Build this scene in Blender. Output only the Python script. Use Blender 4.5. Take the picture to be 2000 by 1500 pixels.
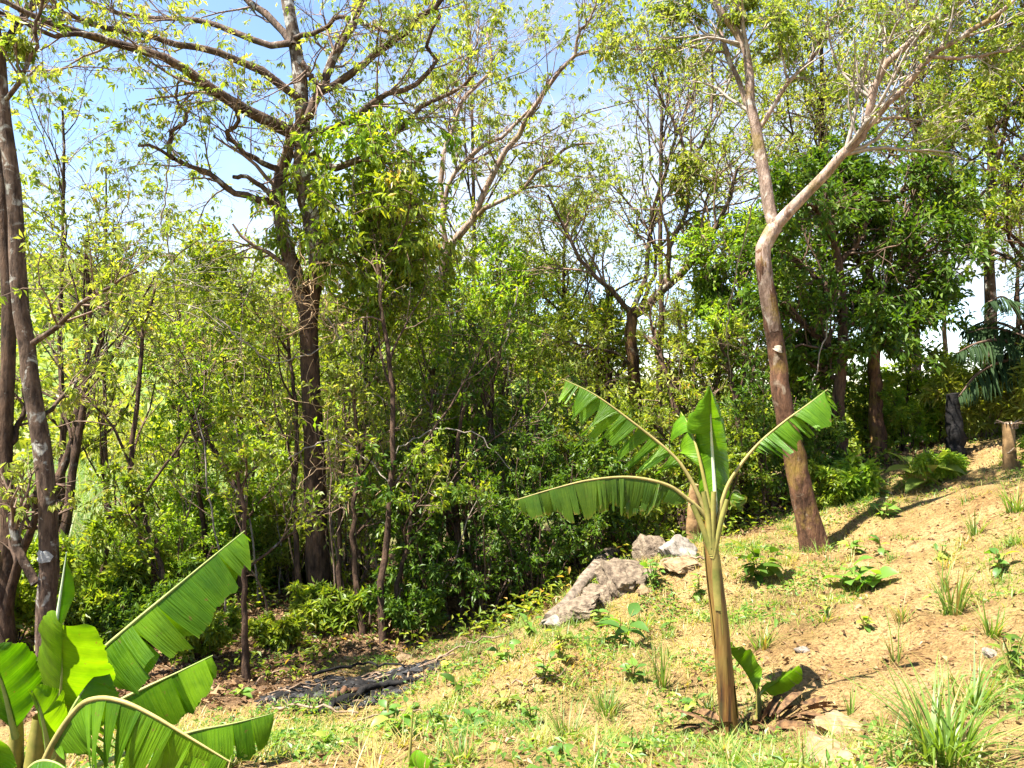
import bpy, math
import numpy as np
from mathutils import Vector

for o in list(bpy.data.objects):
    bpy.data.objects.remove(o, do_unlink=True)
SC = bpy.context.scene
COL = SC.collection
rng = np.random.default_rng(11)
R = math.radians

# ------------------------------------------------------------------ camera
F = 1555.6          # focal length in photograph pixels (2000 wide)
CAMZ = 1.7
cam = bpy.data.objects.new('camera', bpy.data.cameras.new('camera'))
COL.objects.link(cam)
cam.location = (0, 0, CAMZ)
cam.rotation_euler = (R(90), 0, 0)
cam.data.lens = 28.0
cam.data.sensor_width = 36.0
cam.data.clip_start = 0.05
cam.data.clip_end = 4000
SC.camera = cam

# ------------------------------------------------------------------ world
SUN = Vector((-0.38, -0.17, 0.90)).normalized()
W = bpy.data.worlds.new('World'); SC.world = W; W.use_nodes = True
nt = W.node_tree; nt.nodes.clear()
def N(t, typ, **kw):
    n = t.nodes.new(typ)
    for k, v in kw.items():
        if k in n.inputs: n.inputs[k].default_value = v
        else: setattr(n, k, v)
    return n
def ramp(t, stops, interp='LINEAR'):
    n = t.nodes.new('ShaderNodeValToRGB'); cr = n.color_ramp; cr.interpolation = interp
    while len(cr.elements) < len(stops): cr.elements.new(0.5)
    for e, (p, c) in zip(cr.elements, stops):
        e.position = p; e.color = (*c, 1) if len(c) == 3 else c
    return n
L = nt.links.new
sky = N(nt, 'ShaderNodeTexSky', sky_type='NISHITA')
sky.sun_disc = False; sky.altitude = 1500.0
sky.sun_elevation = math.asin(SUN.z)
sky.sun_rotation = math.atan2(SUN.x, SUN.y)
sky.air_density = 1.0; sky.dust_density = 0.15; sky.ozone_density = 1.5
bg1 = N(nt, 'ShaderNodeBackground', Strength=0.076)
L(sky.outputs[0], bg1.inputs[0])
tc = N(nt, 'ShaderNodeTexCoord')
sp = N(nt, 'ShaderNodeSeparateXYZ'); L(tc.outputs['Generated'], sp.inputs[0])
den = N(nt, 'ShaderNodeMath', operation='ADD'); L(sp.outputs[2], den.inputs[0]); den.inputs[1].default_value = 0.18
mx = N(nt, 'ShaderNodeMath', operation='MAXIMUM'); L(den.outputs[0], mx.inputs[0]); mx.inputs[1].default_value = 0.05
cb = N(nt, 'ShaderNodeCombineXYZ')
for i in (0, 1):
    dv = N(nt, 'ShaderNodeMath', operation='DIVIDE'); L(sp.outputs[i], dv.inputs[0]); L(mx.outputs[0], dv.inputs[1]); L(dv.outputs[0], cb.inputs[i])
cb.inputs[2].default_value = 1.7
ns = N(nt, 'ShaderNodeTexNoise', Scale=0.55, Detail=6.0, Roughness=0.55); L(cb.outputs[0], ns.inputs['Vector'])
cr = ramp(nt, [(0.47, (0, 0, 0)), (0.70, (1, 1, 1))]); L(ns.outputs['Fac'], cr.inputs[0])
cm = N(nt, 'ShaderNodeMath', operation='MULTIPLY'); L(cr.outputs[0], cm.inputs[0]); cm.inputs[1].default_value = 0.92
bg2 = N(nt, 'ShaderNodeBackground', Strength=0.26); bg2.inputs[0].default_value = (0.98, 0.97, 1.0, 1)
mixw = N(nt, 'ShaderNodeMixShader'); L(cm.outputs[0], mixw.inputs[0]); L(bg1.outputs[0], mixw.inputs[1]); L(bg2.outputs[0], mixw.inputs[2])
out = N(nt, 'ShaderNodeOutputWorld'); L(mixw.outputs[0], out.inputs[0])

sd = bpy.data.lights.new('sun', 'SUN'); sd.energy = 5.0; sd.angle = R(0.53); sd.color = (1.0, 0.95, 0.86)
sun = bpy.data.objects.new('sun', sd); COL.objects.link(sun)
sun.rotation_euler = SUN.to_track_quat('Z', 'Y').to_euler()
SC.view_settings.view_transform = 'Standard'; SC.view_settings.look = 'None'
SC.view_settings.gamma = 1.0; SC.view_settings.use_curve_mapping = False
SC.view_settings.exposure = 2.3
SC.render.engine = 'CYCLES'
SC.cycles.max_bounces = 6; SC.cycles.diffuse_bounces = 3; SC.cycles.transmission_bounces = 6
SC.cycles.transparent_max_bounces = 4
SC.cycles.use_adaptive_sampling = True; SC.cycles.adaptive_threshold = 0.02

# ------------------------------------------------------------------ helpers
def P(px, py, d):
    return np.array([(px - 1000) / F * d, d, CAMZ + (750 - py) / F * d])

def tag(o, label=None, cat=None, group=None, kind=None):
    if label: o['label'] = label
    if cat: o['category'] = cat
    if group: o['group'] = group
    if kind: o['kind'] = kind
    return o

def empty(name, loc, label, cat, group=None):
    o = bpy.data.objects.new(name, None); COL.objects.link(o); o.location = loc; o.empty_display_size = 0.2
    return tag(o, label, cat, group)

def mkmesh(name, parts, mats, uv=None):
    """parts: list of (V, faces, rnd, material index, smooth)"""
    Vs, starts, loops, rn, mi, sm = [], [], [], [], [], []
    off = 0; lo = 0
    for V, Fc, rd, m, s in parts:
        V = np.asarray(V, float).reshape(-1, 3); Fc = np.asarray(Fc, np.int64)
        Vs.append(V); k = Fc.shape[1]; n = len(Fc)
        loops.append((Fc + off).ravel()); starts.append(lo + np.arange(n) * k)
        lo += n * k; off += len(V)
        rn.append(np.zeros(n) if rd is None else np.broadcast_to(rd, (n,)))
        mi.append(np.full(n, m)); sm.append(np.full(n, s))
    Vs = np.concatenate(Vs); loops = np.concatenate(loops); starts = np.concatenate(starts)
    me = bpy.data.meshes.new(name)
    me.vertices.add(len(Vs)); me.vertices.foreach_set('co', Vs.astype(np.float32).ravel())
    me.loops.add(len(loops)); me.loops.foreach_set('vertex_index', loops.astype(np.int32))
    me.polygons.add(len(starts)); me.polygons.foreach_set('loop_start', starts.astype(np.int32))
    me.polygons.foreach_set('material_index', np.concatenate(mi).astype(np.int32))
    me.polygons.foreach_set('use_smooth', np.concatenate(sm).astype(bool))
    a = me.attributes.new('rnd', 'FLOAT', 'FACE'); a.data.foreach_set('value', np.concatenate(rn).astype(np.float32))
    if uv is not None:
        ul = me.uv_layers.new(name='UVMap'); ul.data.foreach_set('uv', np.asarray(uv)[loops].astype(np.float32).ravel())
    for m in mats: me.materials.append(m)
    me.update(calc_edges=True)
    return me

def obj(name, me, parent=None, loc=None):
    o = bpy.data.objects.new(name, me); COL.objects.link(o)
    if parent is not None: o.parent = parent
    if loc is not None: o.location = loc
    return o

def nrmz(v):
    return v / np.maximum(np.linalg.norm(v, axis=-1, keepdims=True), 1e-9)

def catmull(pts, n):
    pts = np.asarray(pts, float)
    if len(pts) == 2: return pts[0] + (pts[1] - pts[0]) * np.linspace(0, 1, n)[:, None]
    p = np.vstack([2 * pts[0] - pts[1], pts, 2 * pts[-1] - pts[-2]])
    seg = np.linalg.norm(np.diff(pts, axis=0), axis=1); cum = np.r_[0, np.cumsum(seg)]; u = np.linspace(0, cum[-1], n)
    i = np.clip(np.searchsorted(cum, u, 'right') - 1, 0, len(pts) - 2); t = ((u - cum[i]) / np.maximum(seg[i], 1e-9))[:, None]
    a, b, c, d = p[i], p[i + 1], p[i + 2], p[i + 3]
    return 0.5 * (2 * b + (c - a) * t + (2 * a - 5 * b + 4 * c - d) * t * t + (3 * b - a - 3 * c + d) * t ** 3)

def tubes(Pt, Rd, k=5, lump=0.0):
    """Pt M,n,3 ; Rd M,n -> V, quads"""
    M, n, _ = Pt.shape
    T = np.empty_like(Pt); T[:, 1:-1] = Pt[:, 2:] - Pt[:, :-2]; T[:, 0] = Pt[:, 1] - Pt[:, 0]; T[:, -1] = Pt[:, -1] - Pt[:, -2]
    T = nrmz(T); avg = np.abs(T.mean(1)); ref = np.zeros((M, 3)); ref[np.arange(M), avg.argmin(1)] = 1
    A = nrmz(np.cross(T, ref[:, None, :])); B = np.cross(T, A)
    th = np.arange(k) / k * 2 * np.pi
    rr = Rd[:, :, None]
    if lump: rr = rr * (1 + lump * rng.standard_normal((M, n, k)))
    V = Pt[:, :, None, :] + rr[..., None] * (np.cos(th)[None, None, :, None] * A[:, :, None, :] + np.sin(th)[None, None, :, None] * B[:, :, None, :])
    idx = np.arange(M * n * k).reshape(M, n, k)
    a = idx[:, :-1]; b = idx[:, 1:]
    Q = np.stack([a, np.roll(a, -1, 2), np.roll(b, -1, 2), b], -1).reshape(-1, 4)
    return V.reshape(-1, 3), Q

def interp(paths, radii, idx, t):
    n = paths.shape[1]; f = t * (n - 1); i = np.clip(f.astype(int), 0, n - 2); w = (f - i)[:, None]
    a = paths[idx, i]; b = paths[idx, i + 1]
    return a + (b - a) * w, nrmz(b - a), radii[idx, i] * (1 - w[:, 0]) + radii[idx, i + 1] * w[:, 0]

def spawn(paths, radii, k, t0=0.3, t1=1.0, a0=25, a1=60, l0=0.3, l1=0.6, n=6, wob=0.18, up=0.1, rr=0.6, taper=0.3, rel=True, rmax=9, grav=0.0):
    M = len(paths)
    if np.isscalar(k): idx = np.repeat(np.arange(M), k)
    else: idx = np.repeat(np.arange(M), k)
    K = len(idx); t = t0 + (t1 - t0) * rng.random(K)
    p, T, r = interp(paths, radii, idx, t)
    v = rng.standard_normal((K, 3)); v -= (v * T).sum(1, keepdims=True) * T; v = nrmz(v)
    a = np.radians(a0 + (a1 - a0) * rng.random(K))[:, None]
    d = np.cos(a) * T + np.sin(a) * v; d[:, 2] += up; d = nrmz(d)
    ln = l0 + (l1 - l0) * rng.random(K)
    if rel:
        pl = np.linalg.norm(np.diff(paths, axis=1), axis=2).sum(1); ln = ln * pl[idx]
    ln = ln * (1.15 - 0.5 * (t - t0) / max(t1 - t0, 1e-6))
    out = np.empty((K, n, 3)); out[:, 0] = p
    for i in range(1, n):
        d = d + wob * rng.standard_normal((K, 3)); d[:, 2] += up * 0.35 - grav * i / n; d = nrmz(d)
        out[:, i] = out[:, i - 1] + d * (ln / (n - 1))[:, None]
    r0 = np.minimum(r * rr, rmax)
    return out, r0[:, None] * np.linspace(1, taper, n)[None, :]

LEAF = {
 # across/along profile: list of (t, halfwidth)
 'simple': [(0, 0), (0.45, 1), (1, 0)],
 'lance': [(0, 0), (0.3, 0.92), (0.65, 0.75), (1, 0)],
}
def leaves(pos, d, nh, ln, wd, shape='simple', fold=0.35, curl=0.25):
    """V and faces of leaves; pos K,3; d direction; nh normal hint"""
    d = nrmz(d); s = nrmz(np.cross(d, nh)); n = np.cross(s, d)
    K = len(pos); ln = np.broadcast_to(ln, (K,))[:, None]; wd = np.broadcast_to(wd, (K,))[:, None] * 0.5
    if shape == 'simple':
        V = np.stack([pos, pos + d * ln * 0.45 - s * wd + n * wd * fold, pos + d * ln - n * ln * curl, pos + d * ln * 0.45 + s * wd + n * wd * fold], 1)
        b = np.arange(K)[:, None] * 4
        Fc = np.concatenate([b + [[0, 2, 1]], b + [[0, 3, 2]]], 1).reshape(-1, 3)
        return [(V.reshape(-1, 3), Fc, 2)]
    c1 = -n * ln * curl * 0.12; c2 = -n * ln * curl * 0.45
    V = np.stack([pos, pos + d * ln * 0.32 - s * wd + n * wd * fold + c1, pos + d * ln * 0.32 + s * wd + n * wd * fold + c1,
                  pos + d * ln * 0.68 - s * wd * 0.78 + n * wd * fold * 0.8 + c2, pos + d * ln * 0.68 + s * wd * 0.78 + n * wd * fold * 0.8 + c2, pos + d * ln - n * ln * curl,
                  pos + d * ln * 0.32 + c1, pos + d * ln * 0.68 + c2], 1)
    b = np.arange(K)[:, None] * 8
    T = np.concatenate([b + [[0, 6, 1]], b + [[0, 2, 6]], b + [[3, 7, 5]], b + [[7, 4, 5]]], 1).reshape(-1, 3)
    Q = np.concatenate([b + [[1, 6, 7, 3]], b + [[6, 2, 4, 7]]], 1).reshape(-1, 4)
    return [(V.reshape(-1, 3), T, 4), (None, Q, 2)]

def leaf_parts(pos, d, nh, ln, wd, rnd, shape='simple', fold=0.35, curl=0.25, mat=0):
    g = leaves(pos, d, nh, ln, wd, shape, fold, curl)
    if len(g) == 1: return [(g[0][0], g[0][1], np.repeat(rnd, 2), mat, False)]
    V = g[0][0]
    # merge tri+quad sharing the same vertices: quads appended with duplicate verts
    return [(V, g[0][1], np.repeat(rnd, 4), mat, False), (V, g[1][1], np.repeat(rnd, 2), mat, False)]

_grids = {}
def vnoise(x, y, s, seed=0):
    x = np.asarray(x, float) / s; y = np.asarray(y, float) / s
    if seed not in _grids: _grids[seed] = np.random.default_rng(seed + 500).random((256, 256))
    g = _grids[seed]; xi = np.floor(x).astype(int); yi = np.floor(y).astype(int); fx = x - xi; fy = y - yi
    fx = fx * fx * (3 - 2 * fx); fy = fy * fy * (3 - 2 * fy); xi &= 255; yi &= 255; x1 = (xi + 1) & 255; y1 = (yi + 1) & 255
    return (g[xi, yi] * (1 - fx) + g[x1, yi] * fx) * (1 - fy) + (g[xi, y1] * (1 - fx) + g[x1, y1] * fx) * fy - 0.5
def sstep(a, b, x):
    t = np.clip((np.asarray(x, float) - a) / (b - a), 0, 1); return t * t * (3 - 2 * t)

# ------------------------------------------------------------------ terrain heights
CP = []
def cp(px, py, d): p = P(px, py, d); CP.append(p)
for a in [(1000,1500,3.6),(2000,1500,3.0),(1425,1435,5.0),(500,1500,4.6),(700,1340,8.0),(1000,1330,6.1),(1000,1240,7.8),(625,1195,11),(480,1322,8.5),
          (1085,1212,8.5),(1250,1085,9.0),(1340,1060,9.2),(1590,1070,9.0),(1425,1200,7.0),(1200,1110,8.9),(1300,1090,9.1),(1250,1100,9.0),(1700,1300,5.2),(1700,1150,7.0),(2000,1200,5.4),(2000,1000,7.6),
          (2000,880,10.5),(1800,960,10),(1650,950,11),(1720,905,12),(1480,1010,11.5),(200,1500,4.8),(850,1400,6.2)]: cp(*a)
for x, y, z in [(1.2,11.6,-2.7),(0.2,10.2,-3.0),(-2.7,14,-3.3),(-6,12,-3.3),(-10,12,-3.5),(-6,20,-3.6),(0,20,-3.5),(6,18,-2.0),(10,14,-0.6),(12,20,-1.6),(-4.7,8,-2.95),
                (-8,8,-3.1),(0,0,-1.6),(4,0,-1.0),(-4,0,-2.1),(-3.2,3.2,-2.15),(-10,0,-2.7),(10,5,0.0),(10,0,0.3),(-20,10,-4),(20,10,0.6),(0,-10,-0.8),(0,30,-4),(15,30,-3.5),(-18,30,-4)]:
    CP.append(np.array([x, y, CAMZ + z]))
CP = np.array(CP)
def _U(r2): return 0.5 * r2 * np.log(r2 + 1e-6)
_n = len(CP); _d2 = ((CP[:, None, :2] - CP[None, :, :2]) ** 2).sum(-1)
_A = np.zeros((_n + 3, _n + 3)); _A[:_n, :_n] = _U(_d2) + 0.06 * np.eye(_n); _A[:_n, _n] = 1; _A[:_n, _n + 1:] = CP[:, :2]; _A[_n:, :_n] = _A[:_n, _n:].T
_w = np.linalg.solve(_A, np.r_[CP[:, 2], 0, 0, 0])
def Hbase(x, y):
    x = np.asarray(x, float); y = np.asarray(y, float); sh = np.broadcast(x, y).shape
    X = np.broadcast_to(x, sh).ravel(); Y = np.broadcast_to(y, sh).ravel()
    Xc = np.clip(X, -22, 22); Yc = np.clip(Y, -12, 32); z = np.empty(len(X))
    for i in range(0, len(X), 20000):
        a = Xc[i:i + 20000]; b = Yc[i:i + 20000]
        z[i:i + 20000] = _U((a[:, None] - CP[None, :, 0]) ** 2 + (b[:, None] - CP[None, :, 1]) ** 2) @ _w[:_n] + _w[_n] + a * _w[_n + 1] + b * _w[_n + 2]
    hill = 15 * sstep(35, 120, Y) * sstep(30, -40, X) + 3.0 * sstep(40, 100, Y) * vnoise(X, Y, 25, 4) - 5 * sstep(30, 90, Y) * sstep(-5, 60, X)
    hill = hill + 25 * sstep(20, 200, -X) * sstep(30, 200, Y)
    return (z + hill).reshape(sh)
def G(x, y):
    z = Hbase(x, y)
    return z + 0.15 * vnoise(x, y, 0.9, 1) + 0.085 * vnoise(x, y, 0.33, 2) + 0.045 * vnoise(x, y, 0.13, 3)
EDGE = np.array([[-30, 5.0], [-5, 5.6], [-3.0, 6.9], [-1.6, 9.0], [0.3, 8.9], [1.2, 9.5], [2.2, 10.2], [3.6, 10.6], [5, 11.4], [7, 12.2], [12, 13], [40, 16]])
def forest(x, y):
    e = np.interp(x, EDGE[:, 0], EDGE[:, 1]); return sstep(-0.7, 0.7, y - e + 1.4 * vnoise(x, y, 0.8, 6))
def ground_hit(px, py, dmax=40):
    d = np.linspace(2.2, dmax, 900); x = (px - 1000) / F * d; z = CAMZ + (750 - py) / F * d
    g = G(x, d); k = np.argmax(z < g)
    if z[k] >= g[k]: k = len(d) - 1
    return np.array([x[k], d[k], g[k]])

# ------------------------------------------------------------------ materials
def mat(name):
    m = bpy.data.materials.new(name); m.use_nodes = True; t = m.node_tree; t.nodes.clear()
    o = t.nodes.new('ShaderNodeOutputMaterial'); return m, t, o
def leaf_mat(name, stops, trans=0.45, tint=(1.66, 1.62, 0.44), rough=0.45, spec=0.4, uvbump=False):
    m, t, o = mat(name); l = t.links.new
    at = N(t, 'ShaderNodeAttribute', attribute_name='rnd')
    g = N(t, 'ShaderNodeNewGeometry')
    nz = N(t, 'ShaderNodeTexNoise', Scale=1.1, Detail=1.0); l(g.outputs['Position'], nz.inputs['Vector'])
    ad = N(t, 'ShaderNodeMath', operation='MULTIPLY_ADD'); l(nz.outputs[0], ad.inputs[0]); ad.inputs[1].default_value = 0.5; ad.inputs[2].default_value = -0.25
    a2 = N(t, 'ShaderNodeMath', operation='ADD'); l(at.outputs['Fac'], a2.inputs[0]); l(ad.outputs[0], a2.inputs[1])
    r = ramp(t, stops); l(a2.outputs[0], r.inputs[0])
    p = N(t, 'ShaderNodeBsdfPrincipled', Roughness=rough); p.inputs['Specular IOR Level'].default_value = spec
    l(r.outputs[0], p.inputs['Base Color'])
    mul = N(t, 'ShaderNodeMix', data_type='RGBA', blend_type='MULTIPLY'); mul.inputs[0].default_value = 1
    l(r.outputs[0], mul.inputs[6]); mul.inputs[7].default_value = (*tint, 1)
    tr = N(t, 'ShaderNodeBsdfTranslucent'); l(mul.outputs[2], tr.inputs[0])
    ms = N(t, 'ShaderNodeMixShader'); ms.inputs[0].default_value = trans
    l(p.outputs[0], ms.inputs[1]); l(tr.outputs[0], ms.inputs[2]); l(ms.outputs[0], o.inputs[0])
    return m
def bark_mat(name, dark, mid, pale, patch=0.55, moss=None, scale=9.0, bump=0.5):
    m, t, o = mat(name); l = t.links.new
    c = N(t, 'ShaderNodeTexCoord'); mp = N(t, 'ShaderNodeMapping'); mp.inputs['Scale'].default_value = (1, 1, 0.28); l(c.outputs['Object'], mp.inputs[0])
    n1 = N(t, 'ShaderNodeTexNoise', Scale=scale * 2.2, Detail=7.0, Roughness=0.65); l(mp.outputs[0], n1.inputs['Vector'])
    r1 = ramp(t, [(0.36, dark), (0.60, mid)]); l(n1.outputs[0], r1.inputs[0])
    n2 = N(t, 'ShaderNodeTexNoise', Scale=scale * 0.8, Detail=4.0, Roughness=0.6, Distortion=0.6); l(c.outputs['Object'], n2.inputs['Vector'])
    r2 = ramp(t, [(patch, (0, 0, 0)), (patch + 0.09, (1, 1, 1))]); l(n2.outputs[0], r2.inputs[0])
    mx = N(t, 'ShaderNodeMix', data_type='RGBA'); l(r2.outputs[0], mx.inputs[0]); l(r1.outputs[0], mx.inputs[6]); mx.inputs[7].default_value = (*pale, 1)
    n4 = N(t, 'ShaderNodeTexNoise', Scale=scale * 0.33, Detail=5.0, Roughness=0.7, Distortion=0.4); mb = N(t, 'ShaderNodeMapping'); mb.inputs['Scale'].default_value = (1, 1, 0.55); mb.inputs['Location'].default_value = (5, 2, 9); l(c.outputs['Object'], mb.inputs[0]); l(mb.outputs[0], n4.inputs['Vector'])
    r4 = ramp(t, [(0.36, (0.42, 0.38, 0.34)), (0.5, (0.9, 0.9, 0.9)), (0.64, (1.25, 1.22, 1.2))]); l(n4.outputs[0], r4.inputs[0])
    m4 = N(t, 'ShaderNodeMix', data_type='RGBA', blend_type='MULTIPLY'); m4.inputs[0].default_value = 1; l(mx.outputs[2], m4.inputs[6]); l(r4.outputs[0], m4.inputs[7])
    cout = m4.outputs[2]
    if moss:
        n3 = N(t, 'ShaderNodeTexNoise', Scale=2.3, Detail=5.0, Roughness=0.7); mo = N(t, 'ShaderNodeMapping'); mo.inputs['Location'].default_value = (3, 7, 1); l(c.outputs['Object'], mo.inputs[0]); l(mo.outputs[0], n3.inputs['Vector'])
        r3 = ramp(t, [(0.52, (0, 0, 0)), (0.66, (0.8, 0.8, 0.8))]); l(n3.outputs[0], r3.inputs[0])
        m3 = N(t, 'ShaderNodeMix', data_type='RGBA'); l(r3.outputs[0], m3.inputs[0]); l(cout, m3.inputs[6]); m3.inputs[7].default_value = (*moss, 1); cout = m3.outputs[2]
    p = N(t, 'ShaderNodeBsdfPrincipled', Roughness=0.85); p.inputs['Specular IOR Level'].default_value = 0.2; l(cout, p.inputs['Base Color'])
    b = N(t, 'ShaderNodeBump', Strength=min(1.0, bump * 1.8), Distance=0.04); l(n1.outputs[0], b.inputs['Height']); l(b.outputs[0], p.inputs['Normal'])
    l(p.outputs[0], o.inputs[0]); return m
def plain_mat(name, c1, c2, scale=8, rough=0.8, bump=0.4, spec=0.2, detail=6, stops=(0.35, 0.65), dist=0.02):
    m, t, o = mat(name); l = t.links.new
    c = N(t, 'ShaderNodeTexCoord'); n1 = N(t, 'ShaderNodeTexNoise', Scale=scale, Detail=detail, Roughness=0.65); l(c.outputs['Object'], n1.inputs['Vector'])
    r1 = ramp(t, [(stops[0], c1), (stops[1], c2)]); l(n1.outputs[0], r1.inputs[0])
    p = N(t, 'ShaderNodeBsdfPrincipled', Roughness=rough); p.inputs['Specular IOR Level'].default_value = spec; l(r1.outputs[0], p.inputs['Base Color'])
    b = N(t, 'ShaderNodeBump', Strength=bump, Distance=dist); l(n1.outputs[0], b.inputs['Height']); l(b.outputs[0], p.inputs['Normal'])
    l(p.outputs[0], o.inputs[0]); return m

M = {}
M['yellow'] = leaf_mat('leaf_yellow_green', [(0.0, (0.108, 0.17, 0.025)), (0.5, (0.197, 0.25, 0.04)), (0.9, (0.296, 0.31, 0.075)), (1.0, (0.335, 0.27, 0.12))], trans=0.55, tint=(1.48, 1.45, 0.5))
M['fresh'] = leaf_mat('leaf_fresh_green', [(0.0, (0.098, 0.2, 0.015)), (0.5, (0.186, 0.29, 0.025)), (1.0, (0.328, 0.37, 0.038))], trans=0.52)
M['mid'] = leaf_mat('leaf_mid_green', [(0.0, (0.088, 0.152, 0.013)), (0.5, (0.164, 0.23, 0.022)), (0.95, (0.292, 0.304, 0.036)), (1.0, (0.386, 0.245, 0.066))], trans=0.5)
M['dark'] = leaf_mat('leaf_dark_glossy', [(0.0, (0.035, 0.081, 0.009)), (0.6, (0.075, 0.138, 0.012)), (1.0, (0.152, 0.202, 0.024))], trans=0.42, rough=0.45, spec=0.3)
M['olive'] = leaf_mat('leaf_olive', [(0.0, (0.122, 0.162, 0.026)), (0.5, (0.204, 0.245, 0.039)), (0.9, (0.307, 0.314, 0.068)), (1.0, (0.347, 0.265, 0.103))], trans=0.52)
M['grass'] = leaf_mat('grass_blades', [(0.0, (0.066, 0.137, 0.02)), (0.5, (0.143, 0.221, 0.036)), (0.8, (0.275, 0.263, 0.072)), (1.0, (0.374, 0.263, 0.108))], trans=0.45)
M['reed'] = leaf_mat('tall_grass', [(0.0, (0.08, 0.15, 0.03)), (0.6, (0.144, 0.217, 0.045)), (1.0, (0.264, 0.247, 0.09))], trans=0.45)
M['litter'] = leaf_mat('dry_litter', [(0.0, (0.068, 0.038, 0.019)), (0.4, (0.153, 0.085, 0.038)), (0.75, (0.255, 0.157, 0.076)), (1.0, (0.357, 0.264, 0.153))], trans=0.15, tint=(1, 0.9, 0.7), rough=0.7, spec=0.2)
M['weed'] = leaf_mat('weed_leaf', [(0.0, (0.06, 0.14, 0.025)), (0.5, (0.12, 0.23, 0.035)), (1.0, (0.26, 0.31, 0.05))], trans=0.45)
M['palm'] = leaf_mat('palm_leaflet', [(0.0, (0.011, 0.029, 0.007)), (1.0, (0.03, 0.055, 0.015))], trans=0.2, rough=0.7, spec=0.15)
M['bark_main'] = bark_mat('bark_brown_lichen', (0.035, 0.021, 0.014), (0.13, 0.085, 0.058), (0.32, 0.31, 0.27), 0.57)
M['bark_low'] = bark_mat('bark_dark_brown', (0.028, 0.016, 0.010), (0.095, 0.056, 0.034), (0.22, 0.21, 0.18), 0.66)
M['bark_pink'] = bark_mat('bark_pale_pink', (0.15, 0.095, 0.067), (0.36, 0.265, 0.21), (0.48, 0.42, 0.36), 0.58, moss=(0.16, 0.11, 0.03), scale=7)
M['bark_pinklow'] = bark_mat('bark_rust_brown', (0.045, 0.023, 0.012), (0.17, 0.085, 0.047), (0.25, 0.19, 0.13), 0.62, moss=(0.2, 0.13, 0.025), scale=7)
M['bark_lichen'] = bark_mat('bark_pale_lichen', (0.05, 0.032, 0.022), (0.17, 0.125, 0.09), (0.42, 0.41, 0.37), 0.50)
M['twig'] = plain_mat('twig_bark', (0.08, 0.05, 0.035), (0.25, 0.17, 0.12), 14, bump=0.2)
M['twig_grey'] = plain_mat('twig_grey', (0.16, 0.13, 0.10), (0.36, 0.30, 0.25), 14, bump=0.2)
M['twig_dark'] = plain_mat('twig_dark', (0.045, 0.028, 0.02), (0.14, 0.09, 0.06), 14, bump=0.2)
M['dryvine'] = plain_mat('dry_vine', (0.28, 0.17, 0.09), (0.55, 0.38, 0.22), 20, bump=0.2)
# ================================================================== ground
def axis(lo, hi, step, far, g=1.16):
    a = list(np.arange(lo, hi + 1e-6, step)); s = step
    while a[-1] < far[1]: s *= g; a.append(a[-1] + s)
    s = step
    while a[0] > far[0]: s *= g; a.insert(0, a[0] - s)
    return np.array(a)
gx = axis(-8, 8.5, 0.065, (-900, 900)); gy = axis(2.4, 13, 0.065, (-120, 1500))
GX, GY = np.meshgrid(gx, gy, indexing='ij')
GZ = G(GX, GY)
nx, ny = GX.shape; ii = np.arange(nx * ny).reshape(nx, ny)
FQ = np.stack([ii[:-1, :-1], ii[1:, :-1], ii[1:, 1:], ii[:-1, 1:]], -1).reshape(-1, 4)
m, t, o = mat('soil_and_forest_floor'); l = t.links.new
fa = N(t, 'ShaderNodeAttribute', attribute_name='forest'); fr = N(t, 'ShaderNodeAttribute', attribute_name='far'); gr = N(t, 'ShaderNodeAttribute', attribute_name='mossy')
g = N(t, 'ShaderNodeNewGeometry')
n1 = N(t, 'ShaderNodeTexNoise', Scale=1.6, Detail=9.0, Roughness=0.68); l(g.outputs['Position'], n1.inputs['Vector'])
n2 = N(t, 'ShaderNodeTexNoise', Scale=38.0, Detail=5.0, Roughness=0.7); l(g.outputs['Position'], n2.inputs['Vector'])
n3 = N(t, 'ShaderNodeTexNoise', Scale=5.0, Detail=6.0, Roughness=0.65); l(g.outputs['Position'], n3.inputs['Vector'])
soil = ramp(t, [(0.32, (0.145, 0.078, 0.029)), (0.46, (0.27, 0.168, 0.066)), (0.60, (0.37, 0.248, 0.107)), (0.8, (0.43, 0.32, 0.165))]); l(n1.outputs[0], soil.inputs[0])
spk = ramp(t, [(0.38, (0.35, 0.33, 0.3)), (0.54, (1, 1, 1))]); l(n2.outputs[0], spk.inputs[0])
s2 = N(t, 'ShaderNodeMix', data_type='RGBA', blend_type='MULTIPLY'); s2.inputs[0].default_value = 0.9; l(soil.outputs[0], s2.inputs[6]); l(spk.outputs[0], s2.inputs[7])
grn = ramp(t, [(0.40, (0.30, 0.21, 0.10)), (0.60, (0.20, 0.19, 0.06))]); l(n3.outputs[0], grn.inputs[0])
gm = N(t, 'ShaderNodeMath', operation='MULTIPLY'); l(gr.outputs['Fac'], gm.inputs[0]); gm.inputs[1].default_value = 0.35
s3 = N(t, 'ShaderNodeMix', data_type='RGBA'); l(gm.outputs[0], s3.inputs[0]); l(s2.outputs[2], s3.inputs[6]); l(grn.outputs[0], s3.inputs[7])
lit = ramp(t, [(0.32, (0.055, 0.034, 0.02)), (0.55, (0.16, 0.095, 0.05)), (0.72, (0.27, 0.17, 0.09))]); l(n2.outputs[0], lit.inputs[0])
s4 = N(t, 'ShaderNodeMix', data_type='RGBA'); l(fa.outputs['Fac'], s4.inputs[0]); l(s3.outputs[2], s4.inputs[6]); l(lit.outputs[0], s4.inputs[7])
fc = ramp(t, [(0.38, (0.06, 0.11, 0.025)), (0.6, (0.15, 0.2, 0.05))]); l(n1.outputs[0], fc.inputs[0])
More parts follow.
